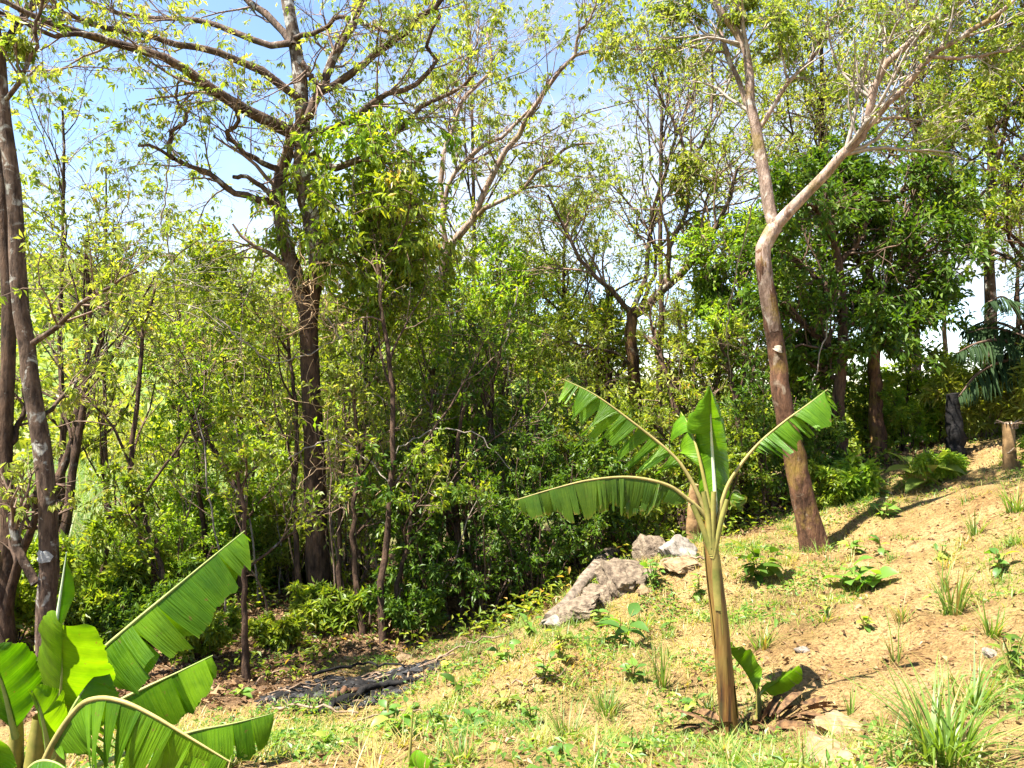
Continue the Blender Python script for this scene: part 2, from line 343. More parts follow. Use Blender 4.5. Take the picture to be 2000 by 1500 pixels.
s5 = N(t, 'ShaderNodeMix', data_type='RGBA'); l(fr.outputs['Fac'], s5.inputs[0]); l(s4.outputs[2], s5.inputs[6]); l(fc.outputs[0], s5.inputs[7])
p = N(t, 'ShaderNodeBsdfPrincipled', Roughness=0.95); p.inputs['Specular IOR Level'].default_value = 0.1; l(s5.outputs[2], p.inputs['Base Color'])
b = N(t, 'ShaderNodeBump', Strength=1.0, Distance=0.04); l(n2.outputs[0], b.inputs['Height'])
b2 = N(t, 'ShaderNodeBump', Strength=0.6, Distance=0.08); l(n3.outputs[0], b2.inputs['Height']); l(b.outputs[0], b2.inputs['Normal']); l(b2.outputs[0], p.inputs['Normal'])
l(p.outputs[0], o.inputs[0]); M['ground'] = m
gme = mkmesh('ground', [(np.stack([GX, GY, GZ], -1), FQ, None, 0, True)], [M['ground']])
def patt(me, nm, v):
    a = me.attributes.new(nm, 'FLOAT', 'POINT'); a.data.foreach_set('value', np.asarray(v, np.float32).ravel())
def mossy(x, y):   # how green the cover is on the open slope
    z = 0.72 + 0.9 * vnoise(x, y, 1.3, 8) + 0.5 * vnoise(x, y, 0.4, 9)
    bare = np.exp(-((x - 2.6) / 0.9) ** 2 - ((y - 5.9) / 1.0) ** 2) + np.exp(-((x - 4.6) / 1.3) ** 2 - ((y - 8.6) / 1.1) ** 2) + np.exp(-((x - 2.0) / 0.5) ** 2 - ((y - 4.4) / 0.5) ** 2)
    return np.clip(z - 0.75 * bare + 0.2 * sstep(2.2, 0.4, x) - 1.2 * np.exp(-((x + 1.5) / 1.0) ** 2 - ((y - 8.0) / 0.8) ** 2), 0, 1)
patt(gme, 'forest', forest(GX, GY)); patt(gme, 'far', np.maximum(sstep(15, 22, GY), sstep(-9, -13, GX))); patt(gme, 'mossy', mossy(GX, GY))
tag(obj('ground', gme), kind='structure')

# ================================================================== plant builders
def ray(spec):
    return [tuple(float(v) for v in s.split(',')) for s in spec.split()]
def trace(spec, d0, d1, r0, r1, n=14, gn=0.0, pw=1.0):
    """pixel polyline with depth running d0..d1 and pixel half-widths r0..r1 -> path, radii (metres)"""
    q = np.array(ray(spec)); k = len(q); tt = np.linspace(0, 1, k); d = d0 + (d1 - d0) * tt
    pts = np.array([P(a, b, c) for (a, b), c in zip(q, d)]); c = catmull(pts, n)
    if gn: c[1:-1] += gn * rng.standard_normal((n - 2, 3))
    u = np.linspace(0, 1, n) ** pw
    return c, (r0 + (r1 - r0) * u) * np.linspace(d0, d1, n) / F

def foliage(paths, radii, spec, per):
    """leaf parts hung on twig paths"""
    Mx = len(paths); idx = np.repeat(np.arange(Mx), per); K = len(idx)
    t = rng.random(K) ** 0.7
    t = spec.get('t0', 0.15) + (1 - spec.get('t0', 0.15)) * t
    p, T, _ = interp(paths, radii, idx, t)
    d = T * spec.get('fwd', 0.6) + rng.standard_normal((K, 3)) * spec.get('rand', 0.6); d[:, 2] -= spec.get('droop', 0.2)
    nh = rng.standard_normal((K, 3)) * spec.get('tilt', 0.45) + np.array([-0.2, 0, 1.0])
    shade = rng.random(Mx)[idx]
    rnd = np.clip(0.55 * rng.random(K) + 0.45 * shade + spec.get('bias', 0.0), 0, 1)
    ln = spec['len'] * (0.6 + 0.7 * rng.random(K)); wd = ln * spec.get('asp', 0.36)
    off = nrmz(rng.standard_normal((K, 3))) * (spec.get('spread', 0.02) * rng.random(K)[:, None])
    p = p + off
    if spec.get('tri'):
        parts = []
        d = nrmz(d); s = nrmz(np.cross(d, nh))
        for a in (-0.75, 0.0, 0.75):
            parts += leaf_parts(p + 0.02 * s * a, d + s * a + 0.12 * rng.standard_normal((K, 3)), nh + 0.3 * rng.standard_normal((K, 3)), ln * (1 - 0.15 * abs(a)), wd, rnd, spec.get('shape', 'simple'), spec.get('fold', 0.4), spec.get('curl', 0.2), spec.get('mi', 0))
        return parts
    return leaf_parts(p, d, nh, ln, wd, rnd, spec.get('shape', 'simple'), spec.get('fold', 0.4), spec.get('curl', 0.2), spec.get('mi', 0))

def loc_parts(parts, base):
    return [(np.asarray(V).reshape(-1, 3) - base, Fc, r_, m_, s_) for V, Fc, r_, m_, s_ in parts]

def stack(ps): return np.stack([p for p, r in ps]), np.stack([r for p, r in ps])

def limb_object(name, root, base, path, rad, m, k=8, lump=0.05, n=None):
    V, Q = tubes(path[None], rad[None], k, lump)
    return obj(name, mkmesh(name, [(V - base, Q, None, 0, True)], [m]), root)

def flare(path, rad, f=0.7, span=0.08):
    u = np.linspace(0, 1, len(rad)); return rad * (1 + f * np.exp(-u / span))

def build_tree(name, label, trunk, limbs, bark, leaf, twigmat='twig', cat='tree', group=None, k2=8, k3=5, per=8, sec={}, ter={}, trunk_mat=None, limb_mat=None, trunk_spawn=0, leafmat='yellow', extra=None, k4=0, qua={}, fl=0.75):
    tp, tr = trunk; base = tp[0].copy(); base[2] += 0.0
    root = empty(name, base, label, cat, group)
    tp2 = np.vstack([tp[0] - (tp[1] - tp[0]) * 0 - np.array([0, 0, 0.25]), tp]); tr2 = flare(np.vstack([tp2]), np.r_[tr[0], tr], fl)
    limb_object('trunk', root, base, tp2, tr2, M[trunk_mat or bark], 12, 0.04)
    for lp, lr in limbs: limb_object('branch', root, base, lp, lr, M[limb_mat or bark], 7, 0.06)
    n = 14
    srcs = [(catmull(lp, n), np.interp(np.linspace(0, 1, n), np.linspace(0, 1, len(lr)), lr)) for lp, lr in limbs]
    tw = []
    if trunk_spawn:
        src = (catmull(tp, n), np.interp(np.linspace(0, 1, n), np.linspace(0, 1, len(tr)), tr))
        pp, rr_ = spawn(src[0][None], src[1][None], trunk_spawn, **extra)
        tw.append((pp, rr_)); srcs += [(catmull(a, n), np.interp(np.linspace(0, 1, n), np.linspace(0, 1, len(b)), b)) for a, b in zip(pp, rr_)]
    A, B = stack(srcs)
    s = dict(t0=0.25, t1=1, a0=25, a1=60, l0=0.28, l1=0.5, n=6, wob=0.22, up=0.1, rr=0.55, taper=0.35); s.update(sec)
    p2, r2 = spawn(A, B, k2, **s); r2 = np.maximum(r2, 0.004)
    s = dict(t0=0.25, t1=1, a0=25, a1=65, l0=0.35, l1=0.7, n=4, wob=0.25, up=0.06, rr=0.6, taper=0.4); s.update(ter)
    p3, r3 = spawn(p2, r2, k3, **s); r3 = np.maximum(r3, 0.0025)
    last, lr_ = p3, r3
    tparts = [(*tubes(a, b_, 6), None, 0, True) for a, b_ in tw]
    tparts += [(*tubes(p2, r2, 4), None, 0, True), (*tubes(p3, r3, 3), None, 0, True)]
    if k4:
        s = dict(t0=0.2, t1=1, a0=25, a1=65, l0=0.3, l1=0.6, n=4, wob=0.25, up=0.05, rr=0.6, taper=0.5); s.update(qua)
        p4, r4 = spawn(p3, r3, k4, **s); r4 = np.maximum(r4, 0.002); tparts.append((*tubes(p4, r4, 3), None, 0, True)); last, lr_ = p4, r4
    obj('twigs', mkmesh('twigs', loc_parts(tparts, base), [M[twigmat]]), root)['kind'] = 'stuff'
    if per:
        keep = rng.random(len(last)) < leaf.get('keep', 1.0)
        lp = foliage(last[keep], lr_[keep], leaf, per)
        obj('crown', mkmesh('crown', loc_parts(lp, base), [M[leafmat]]), root)
    return root

def auto_trunk(px, d, top_py, r, lean=0.0, wob=0.1, n=12, dd=0.0):
    x = (px - 1000) / F * d; b = np.array([x, d, float(G(x, d))]); zt = CAMZ + (750 - top_py) / F * (d + dd)
    u = np.linspace(0, 1, n); c = b + np.stack([lean * u + 0 * u, dd * u, (zt - b[2]) * u], -1)
    c[1:, :2] += np.cumsum(wob * rng.standard_normal((n - 1, 2)) / n ** 0.5 * 0.5, 0)
    return c, r * (1 - 0.75 * u)

# ================================================================== the trees with traced limbs
RUB = dict(len=0.095, asp=0.36, droop=0.75, fwd=0.45, rand=0.5, tri=True, shape='simple', tilt=0.5, spread=0.05, t0=0.3, keep=0.5, bias=0.05)
# -- tall forked tree left of centre
D = 11.0
trunk = trace('628,1200 620,1080 615,950 612,820 607,700 602,615 612,560 622,500 605,420 589,350 591,245 584,140 570,52 560,0 545,-130 560,-300', 11, 11, 24, 8, 30, 0.008, 0.9)
limbs = [trace(*a, gn=0.012) for a in [
 ('602,615 580,545 560,490 546,390 560,300 578,255 590,215', 11, 10.9, 17, 10),
 ('576,262 525,238 465,206 413,171 350,130 297,105 192,73 140,60 70,35 0,0 -90,-40', 10.9, 8.6, 13, 4),
 ('210,78 150,66 105,70 50,45 0,23 -80,-5', 9.4, 8.4, 6, 3),
 ('582,190 535,157 490,130 420,101 350,88 297,74 241,63 175,45 87,10 20,-30', 10.9, 9.6, 9, 3),
 ('570,84 525,91 455,63 385,38 315,35 227,26 168,0 100,-40', 10.9, 11.6, 7, 2.5),
 ('572,90 556,66 525,31 483,0 440,-60 420,-140', 10.9, 11.6, 8, 4),
 ('602,230 623,175 651,115 686,45 705,0 720,-60 760,-160', 10.9, 11.4, 10, 5),
 ('625,180 650,168 700,133 750,95 783,66 825,28 860,0 910,-50 980,-120', 11, 10.4, 8, 4),
 ('590,122 606,150 622,172', 10.9, 10.9, 6, 6),
 ('575,75 620,62 660,35 690,40 740,55 775,60', 10.9, 10.4, 5, 3),
 ('566,340 507,315 451,276 445,262 469,238 455,210 430,190', 10.9, 10.2, 7, 3),
 ('545,395 507,389 455,375 402,336 340,311 301,287 270,285', 10.9, 10, 8, 2.5),
 ('340,311 331,294 336,259 367,231 352,205 343,175 352,150', 10.2, 10, 5, 2),
 ('455,345 490,348 520,372 545,400', 10.4, 10.8, 4, 6),
 ('600,260 650,255 692,231 741,192 807,171 846,129 849,105 835,87 846,52 860,30', 11, 10.6, 8, 3),
 ('612,300 650,330 685,318 737,290 790,241 818,213 877,182 895,171 930,140', 11, 10.3, 8, 3),
 ('690,40 720,-20 790,-70 860,-110', 11.2, 12, 5, 3),
]]
mt_ = build_tree('rubber_tree', 'tall forked tree with lichen-spotted trunk and long bare limbs, left of centre', trunk, limbs, 'bark_main', RUB, 'twig', k2=10, k3=5, k4=3, per=2, trunk_mat='bark_low', limb_mat='bark_main',
           sec=dict(l0=0.5, l1=1.3, rel=False, wob=0.2, up=0.06, rr=0.36, t0=0.22), ter=dict(l0=0.45, l1=0.85, rr=0.6), leafmat='yellow', fl=0.15)

limb_object('upper_trunk', mt_, trunk[0][0], trunk[0][13:], trunk[1][13:] * 1.05 + 0.004, M['bark_lichen'], 12, 0.04)
# -- thick leaning trunk at the left edge
trunk = trace('92,1300 92,1180 95,1050 92,950 75,830 55,700 38,560 30,420 18,300 2,180 -12,60 -30,-80 -40,-260', 8, 8, 18.5, 10.5, 26, 0.006)
limbs = [trace(*a, gn=0.012) for a in [
 ('52,680 90,650 120,625 150,600 200,570 250,540 270,530', 8, 7.6, 6, 2),
 ('2,200 40,160 70,60 90,-40', 8, 7.6, 5, 2.5),
 ('70,830 110,790 150,740 175,690', 8, 8.6, 5, 2),
 ('-10,90 20,92 28,96', 8, 7.8, 9, 7),
 ('70,1140 40,1080 25,1010 60,980 75,960', 8, 8.1, 9, 7),
 ('-20,-20 60,-80 180,-140 280,-180', 8, 7.0, 9, 3),
]]
lt = build_tree('rubber_tree', 'thick lichen-flecked trunk leaning at the left edge, with one pale round spot', trunk, limbs, 'bark_main', RUB, 'twig', k2=9, k3=5, per=4, trunk_mat='bark_main', sec=dict(l0=0.3, l1=0.7), leafmat='yellow', fl=0.1)
b0 = trunk[0][0]
th = np.linspace(0, 2 * np.pi, 17)[:-1]; c0 = P(95, 1083, 8) + np.array([0.0, -0.106, 0])
rr_ = 1 + 0.12 * rng.standard_normal(16); V = np.vstack([c0 + [0, -0.012, 0], c0 + np.stack([0.078 * np.cos(th) * rr_, 0.03 * np.cos(th) ** 2, 0.062 * np.sin(th) * rr_], -1)])
M['scar'] = plain_mat('pale_scar', (0.20, 0.20, 0.19), (0.36, 0.36, 0.35), 30, bump=0.3)
tag(obj('lichen_spot', mkmesh('lichen_spot', [(V - b0, np.array([[0, i + 1, (i + 1) % 16 + 1] for i in range(16)])[:, ::-1], None, 0, True)], [M['scar']]), lt), 'pale round spot on the dark trunk')

# -- dark second trunk at the extreme left
trunk = trace('12,1330 8,1180 18,1020 8,900 14,760 20,640 15,520 5,380 -20,200 -40,0 -60,-200', 8.8, 9.2, 16, 9, 22, 0.008)
limbs = [trace('14,1200 30,1120 50,1060 68,1015 74,960 75,880', 8.8, 8.5, 10, 6, gn=0.01), trace('14,900 30,840 50,790 40,720', 8.9, 9.3, 7, 3, gn=0.01), trace('-25,150 40,40 120,-60 200,-140', 9.1, 10, 9, 3, gn=0.01)]
build_tree('rubber_tree', 'dark trunk partly cut off by the left edge, behind the thick leaning trunk', trunk, limbs, 'bark_low', RUB, 'twig_dark', k2=7, k3=5, per=4, leafmat='yellow')

# -- pale pinkish Y-forked tree on the open slope, right
trunk = trace('1596,1085 1578,1020 1560,930 1534,810 1518,710 1510,640 1497,560 1490,495 1500,465 1514,442', 9, 9, 23, 13.5, 24, 0.006)
limbs = [trace(*a, gn=0.01) for a in [
 ('1512,448 1503,413 1489,315 1478,252 1468,210 1464,140 1454,94 1436,60 1408,28 1391,0 1370,-60 1350,-160', 9, 9.3, 13.0, 4.3),
 ('1512,446 1540,420 1580,375 1620,330 1660,290 1692,250 1705,180 1735,120 1790,75 1860,20 1930,-60', 9, 8.2, 12.2, 3.6),
 ('1690,252 1740,200 1790,140 1830,100 1900,60 1970,10 2060,-60', 8.6, 7.8, 7.9, 2.9),
 ('1476,250 1471,241 1440,157 1419,101 1408,63 1402,0 1395,-80', 9.2, 9.8, 5.8, 2.9),
 ('1480,254 1510,210 1541,157 1587,115 1604,66 1632,28 1650,0 1670,-50', 9.1, 8.8, 5.0, 2.2),
 ('1425,105 1380,95 1330,92 1250,95 1190,92', 9.5, 9.9, 2.9, 1.1),
 ('1415,80 1370,60 1330,30 1300,20', 9.5, 9.8, 2.9, 1.1),
 ('1540,160 1530,120 1520,60 1522,20', 9, 9.2, 2.9, 1.4),
 ('1815,110 1880,112 1940,105 2000,92 2060,70', 8.1, 8.2, 3.6, 2.2),
 ('1450,95 1450,50 1452,-10', 9.3, 9.2, 4.3, 2.9),
 ('1690,255 1720,230 1790,235 1850,240 1900,230', 8.7, 9.2, 3.6, 1.4),
]]
PK = dict(len=0.075, asp=0.4, droop=0.45, fwd=0.5, rand=0.6, shape='simple', tilt=0.6, spread=0.05, keep=0.8)
rt = build_tree('rubber_tree', 'pale pinkish Y-forked tree leaning on the bare slope with a cut scar', trunk, limbs, 'bark_pink', PK, 'twig_grey', k2=13, k3=6, k4=3, per=5, trunk_mat='bark_pinklow',
           sec=dict(l0=0.15, l1=0.4, wob=0.16, up=0.05, rr=0.5, t0=0.3), leafmat='yellow')
b0 = trunk[0][0]
up_, ur = trace('1511,648 1506,615 1497,560 1490,495 1500,465 1514,442', 9, 9, 16, 14.8, 14, 0.0)
limb_object('upper_trunk', rt, b0, up_ , ur, M['bark_pink'], 14, 0.02)
c0 = P(1517, 682, 9) + np.array([-0.01, -0.108, 0])
V = np.vstack([c0 + [0, -0.01, 0], c0 + np.stack([0.062 * np.cos(th), 0.04 * np.cos(th) ** 2, 0.04 * np.sin(th) * (1 + 0.3 * np.cos(th)) - 0.012 * np.cos(th)], -1)])
M['cut'] = plain_mat('fresh_cut_wood', (0.38, 0.31, 0.22), (0.55, 0.48, 0.38), 25, bump=0.2)
tag(obj('cut_scar', mkmesh('cut_scar', [(V - b0, np.array([[0, i + 1, (i + 1) % 16 + 1] for i in range(16)])[:, ::-1], None, 0, True)], [M['cut']]), rt), 'pale cut scar on the trunk')

# -- mossy open tree in the middle distance
trunk = trace('1245,1010 1243,900 1242,800 1238,720 1232,650 1236,605', 13.5, 13.5, 15, 11, 18, 0.01)
limbs = [trace(*a, gn=0.015) for a in [
 ('1238,615 1270,590 1300,560 1345,520 1385,465 1420,405 1440,330', 13.5, 12.6, 10.1, 2.9),
 ('1236,610 1215,595 1190,560 1150,530 1120,480 1090,420 1070,380', 13.5, 13, 5.8, 2.2),
 ('1236,605 1262,540 1268,480 1275,420 1300,340 1320,270 1350,180', 13.5, 14, 5.8, 2.2),
 ('1250,600 1280,520 1265,450 1230,400 1180,350', 13.5, 14.2, 4.3, 1.4),
 ('1300,560 1310,480 1340,420 1350,330 1385,250 1392,160 1388,90', 13.2, 13.4, 5.0, 2.2),
 ('1350,330 1320,250 1290,190 1270,130 1240,80', 13.3, 13.8, 3.6, 1.4),
 ('1240,720 1200,690 1120,670 1060,650', 13.5, 13, 3.6, 1.4),
]]
build_tree('mossy_tree', 'spreading tree with mossy crooked limb and yellow-green crown behind the young banana plant', trunk, limbs, 'bark_main', dict(len=0.095, asp=0.38, droop=0.5, rand=0.65, keep=0.75, spread=0.1), 'twig', k2=13, k3=7, per=12,
           trunk_mat='bark_pinklow', sec=dict(l0=0.25, l1=0.55, up=0.05), ter=dict(l0=0.4, l1=0.8), leafmat='yellow')

# -- slender grey tree fanning to the upper right of the forked tree
trunk = trace('838,1150 842,1000 846,850 850,700 860,580 872,500 880,478', 14, 14, 15, 9, 18, 0.01)
limbs = [trace(*a, gn=0.012) for a in [
 ('877,483 923,430 947,378 975,315 1017,259 1030,225 1059,189 1101,129 1129,105 1157,98', 14, 13, 8, 3),
 ('872,500 867,410 877,357 902,322 940,287 982,269 1017,231 1040,208', 14, 13.8, 6, 3),
 ('866,420 863,367 867,297 888,245 909,189 947,154 961,122 950,60', 14, 14.4, 6, 2.5),
 ('935,420 947,406 1017,371 1052,332 1122,283 1160,280', 13.8, 13.2, 5, 2),
 ('1020,370 1060,362 1100,368', 13.4, 13.2, 2.5, 1.5),
 ('895,240 880,200 870,170', 14.2, 14.4, 3, 2),
 ('1125,108 1128,70 1150,40 1165,0', 13.1, 13, 3, 2),
 ('905,195 880,165 900,130 930,90 935,40', 14.2, 14.6, 3, 2),
]]
build_tree('rubber_tree', 'slender grey tree whose bare stems fan out against the sky near the centre', trunk, limbs, 'bark_main', dict(RUB, len=0.12), 'twig', k2=11, k3=5, k4=3, per=2, limb_mat='bark_pink', sec=dict(l0=0.5, l1=1.3, rel=False, rr=0.36), ter=dict(l0=0.45, l1=0.85), leafmat='yellow')

# -- two dark dense broadleaf trees on the right
DK = dict(len=0.115, asp=0.40, droop=0.35, rand=0.6, shape='simple', tilt=0.5, spread=0.1, keep=0.9)
for spec, d, r, lb, tops in [
  ('1647,955 1643,860 1640,760 1648,640 1640,520 1620,420 1610,350', 11.5, 14, 'dense dark green tree with a thin black trunk, just right of the pale forked tree',
   ['1645,700 1580,640 1530,590', '1645,640 1700,590 1740,540', '1642,580 1570,520 1500,480', '1640,520 1690,450 1700,390', '1630,470 1590,400 1560,370', '1640,740 1600,720 1560,690', '1643,690 1690,680 1720,640', '1620,420 1650,370 1640,320']),
  ('1717,912 1712,800 1706,690 1698,580 1705,480 1720,420 1730,380', 12.3, 15, 'dense dark green tree with a reddish-brown trunk, beyond the thin black trunk',
   ['1706,690 1760,640 1820,600', '1702,640 1660,600 1620,570', '1700,580 1770,520 1850,470', '1702,540 1650,480 1610,430', '1710,470 1770,430 1830,400', '1720,430 1690,380 1670,340', '1705,560 1760,570 1840,560', '1725,400 1790,360 1850,380'])]:
    trunk = trace(spec, d, d, r, 5, 18, 0.012)
    limbs = [trace(s, d, d + rng.uniform(-0.9, 0.9), 6, 2, gn=0.02) for s in tops]
    build_tree('broadleaf_tree', lb, trunk, limbs, 'bark_low', DK, 'twig_dark', k2=16, k3=8, per=13, trunk_mat='bark_pinklow' if d > 12 else 'bark_low', sec=dict(l0=0.4, l1=0.85, up=0.08, t0=0.1), ter=dict(l0=0.4, l1=0.7), leafmat='dark', group='dense dark trees on the right')
# ================================================================== other trees of the wood
def wood_tree(label, px, d, top, r, kind, lean=0.0, lf=None, nl=9, k2=9, k3=6, per=7, sp=(0.25, 0.5), t0=0.35, bark='bark_low', tw='twig', name='forest_tree', wob=0.25, group='trees of the wood', up=0.12, k4=0, a=(30, 65), wobt=0.12):
    tk = auto_trunk(px, d, top, r, lean, wobt)
    n = 14; src = (catmull(tk[0], n), np.interp(np.linspace(0, 1, n), np.linspace(0, 1, 12), tk[1]))
    lp, lr = spawn(src[0][None], src[1][None], nl, t0=t0, t1=0.98, a0=a[0], a1=a[1], l0=sp[0], l1=sp[1], n=10, wob=0.14, up=up, rr=0.55, taper=0.3)
    limbs = list(zip(lp, lr)) + [(tk[0][7:], tk[1][7:])]
    LF = dict(len=0.10, asp=0.38, droop=0.3, rand=0.65, spread=0.1, keep=0.8); LF.update(lf or {}); per = int(per * (1.7 if not lf else 1.0)); sz_ = rng.uniform(0.75, 1.3); LF['len'] *= sz_; LF['asp'] *= rng.uniform(0.75, 1.25); per = int(per / sz_ + 0.5)
    return build_tree(name, label, tk, limbs, bark, LF, tw, k2=k2, k3=k3, per=per, sec=dict(l0=0.35, l1=0.7, wob=wob, t0=0.15), ter=dict(l0=0.4, l1=0.75), leafmat=kind, group=group)

WT = [
 # label, px, d, top y, trunk radius, leaf kind, options
 ('bushy green tree filling the gap left of the forked trunk', 470, 14.5, 560, 0.07, 'mid', {}),
 ('pale green leafy tree low behind the left saplings', 350, 16, 610, 0.06, 'olive', {}),
 ('glossy green leafy tree growing up against the right side of the forked trunk', 700, 12.2, 400, 0.05, 'mid', dict(nl=14, k2=11, per=9, sp=(0.2, 0.36), t0=0.5, lean=0.1)),
 ('leafy green tree standing right behind the forked trunk', 740, 15, 480, 0.08, 'mid', {}),
 ('mid green tree under the fan of bare grey stems', 880, 15.5, 520, 0.08, 'mid', {}),
 ('bright green leafy tree in the centre of the wood', 985, 14.5, 500, 0.08, 'fresh', dict(per=9)),
 ('olive feathery tree left of the mossy crooked limb', 1110, 16, 400, 0.08, 'olive', dict(per=9)),
 ('small green tree below the mossy crooked limb', 1170, 15, 640, 0.06, 'mid', {}),
 ('dark slim tree between the mossy tree and the pale forked tree', 1395, 14, 500, 0.08, 'mid', dict(sp=(0.15, 0.3))),
 ('bright green leafy tree just left of the pale forked trunk', 1450, 12.5, 470, 0.06, 'fresh', dict(sp=(0.2, 0.35))),
 ('tall fine-leaved tree rising behind the pale fork', 1600, 16, 20, 0.11, 'olive', dict(nl=16, per=11, t0=0.45, sp=(0.2, 0.4))),
 ('tall slim tree behind the dense dark crowns', 1790, 15.5, 0, 0.12, 'yellow', dict(nl=17, per=11, t0=0.4, bark='bark_main')),
 ('tall yellow-green tree reaching the upper right corner', 1930, 14, -60, 0.12, 'yellow', dict(nl=17, per=11, t0=0.4, bark='bark_main')),
 ('leafy tree at the right edge above the palm', 2010, 13, 170, 0.10, 'mid', dict(nl=12, t0=0.45, sp=(0.2, 0.35))),
 ('thin pale trunk against the sky right of the dense dark trees', 1852, 17, 400, 0.07, 'olive', dict(nl=6, per=3, bark='bark_pink', k2=6)),
 ('thin reddish stem leaning left of the palm', 1795, 18, 480, 0.05, 'olive', dict(nl=6, per=3, lean=-0.5, bark='bark_pink', k2=6)),
 ('twiggy half-bare tree right of the leaning trunk at the left', 120, 12.5, 200, 0.06, 'yellow', dict(nl=9, per=3, lf=dict(tri=True, droop=0.7, keep=0.38, len=0.10), tw='twig_grey', sp=(0.25, 0.5), t0=0.3)),
 ('thin half-bare tree with drooping yellow leaves near the upper left', 205, 13.5, 330, 0.05, 'yellow', dict(nl=8, per=3, lf=dict(tri=True, droop=0.7, keep=0.5, len=0.11), tw='twig_grey', t0=0.3)),
 ('leafless grey forked tree right of the forked trunk', 715, 14.2, 470, 0.06, 'olive', dict(nl=9, per=0, tw='twig_grey', bark='bark_main')),
 ('sparse grey-green tree left of the sky gap', 400, 18, 500, 0.07, 'olive', dict(per=6, tw='twig_grey')),
 ('tall thin-crowned tree with drooping yellow leaves right of the forked trunk', 930, 18, 60, 0.08, 'yellow', dict(nl=12, per=3, lf=dict(tri=True, droop=0.7, keep=0.4, len=0.12), tw='twig_grey', t0=0.5)),
 ('tall half-bare tree left of the pale fork with sparse drooping leaves', 1290, 18, 60, 0.09, 'yellow', dict(nl=12, per=3, lf=dict(tri=True, droop=0.7, keep=0.35, len=0.12), tw='twig_grey', t0=0.5)),
 ('low green tree at the back between centre and mossy tree', 1050, 19, 560, 0.08, 'mid', dict(per=9)),
 ('low green tree at the back behind the slender grey stems', 820, 19.5, 540, 0.08, 'olive', dict(per=9)),
 ('low green tree at the back behind the forked trunk', 600, 19, 560, 0.08, 'olive', dict(per=9)),
 ('low hazy tree at the back right of the pale fork', 1540, 18, 560, 0.08, 'mid', dict(per=8)),
 ('low leafy tree at the back between the pale fork and mossy tree', 1340, 18.5, 600, 0.08, 'olive', dict(per=8)),
 ('yellow-leaved tree with feathery crown at the far right edge', 1985, 18, 420, 0.08, 'olive', dict(per=7)),
]
for lb, px, d, top, r, kind, op in WT: wood_tree(lb, px, d, top, r, kind, **op)

# ================================================================== saplings traced stem by stem
SAP = [
 ('thin dark sapling standing alone at the forest edge beside the long banana leaf', '482,1330 478,1200 478,1090 476,1000 468,940 455,900', 8.5, 8.6, 7, 3, 'mid', 4),
 ('twisting thin stem between the leaning trunk and the bushy tree', '300,1130 270,1040 257,940 256,880 268,790 274,720 277,660 290,610 302,565', 10, 10.5, 7, 2.5, 'olive', 6),
 ('slim pale sapling just right of the leaning trunk', '118,1060 130,1000 142,940 158,830 168,770 171,700 176,620 170,545 168,470', 10.5, 11, 9, 3, 'yellow', 6),
 ('second slim sapling right of the leaning trunk, bending away', '108,960 140,860 160,760 190,700 205,620 225,540', 11, 12, 8, 3, 'yellow', 6),
 ('bent bare sapling leaning left of the forked trunk', '475,1080 470,990 455,940 425,890 395,850 370,800', 11, 11.5, 7, 3, 'fresh', 5),
 ('thin upright sapling left of the bent bare one', '400,1060 392,980 384,900 378,830 380,740', 11.5, 11.6, 5, 2, 'fresh', 5),
 ('reddish-brown sapling at the right end of the ash heap', '752,1290 744,1180 752,1060 762,950 770,830 760,720 748,620 735,500', 9.6, 10.5, 7.5, 3, 'mid', 5),
 ('slim stem left of the reddish-brown sapling', '706,1290 704,1200 694,1100 690,1000 700,900 690,780', 10, 10.6, 7, 3, 'olive', 5),
 ('thin slanting stem crossing the reddish-brown sapling', '757,1240 775,1150 795,1060 805,980 822,900', 9.8, 10.2, 6, 2, 'mid', 4),
 ('thin stem close to the left of the forked trunk', '585,1170 580,1060 574,960 580,850 572,740 560,640', 10.8, 11.2, 6, 3, 'olive', 5),
 ('straight thin stem between the forked trunk and reddish sapling', '668,1230 662,1120 664,1000 672,880 690,760', 10.6, 11, 6, 2, 'olive', 5),
 ('dark slim stem in the deep shade left of the rocks', '905,1240 900,1120 890,1000 895,880 905,760', 10.4, 11, 8, 3, 'dark', 7),
 ('dark slim stem in the shade at the centre of the wood', '985,1180 975,1060 970,940 960,820 965,700', 11, 11.5, 9, 3, 'dark', 7),
 ('brown stem leaning behind the banana crown to upper left', '1330,1040 1340,940 1330,840 1310,760 1290,700 1275,640', 11.5, 12.5, 10, 4, 'olive', 5),
 ('leaning brown stem behind the banana crown to the right', '1390,1000 1370,900 1345,810 1320,750 1290,690', 12, 13, 8, 4, 'olive', 4),
 ('forked brown stem left of the pale trunk base', '1460,1010 1450,920 1440,830 1430,740 1405,660', 11.5, 12, 7, 3, 'olive', 5),
 ('thin stem at the left edge among the tall grass', '190,1150 215,1040 205,940 200,840 225,760', 10.8, 11.2, 5, 2, 'olive', 4),
 ('crooked thin stem rising behind the long banana leaf', '330,1180 318,1120 300,1060 285,1010 270,960', 9.6, 10, 6, 3, 'mid', 4),
 ('thin arching stem left of the dark slim stem', '830,1250 822,1150 812,1050 818,950 835,850 845,760', 10.3, 11, 7, 3, 'mid', 6),
 ('thin stem at the shaded foot of the centre bushes', '1010,1200 1035,1100 1040,1000 1025,900 1030,800', 11, 11.6, 7, 3, 'dark', 6),
 ('slim dark trunk beyond the mossy tree on its left', '1190,1020 1188,900 1186,780 1184,660 1190,560', 15, 15, 9, 4, 'olive', 6),
 ('slim stem between the dense dark trees and the charred stump', '1760,900 1765,830 1775,760 1770,690', 13, 13.5, 5, 2, 'mid', 5),
]
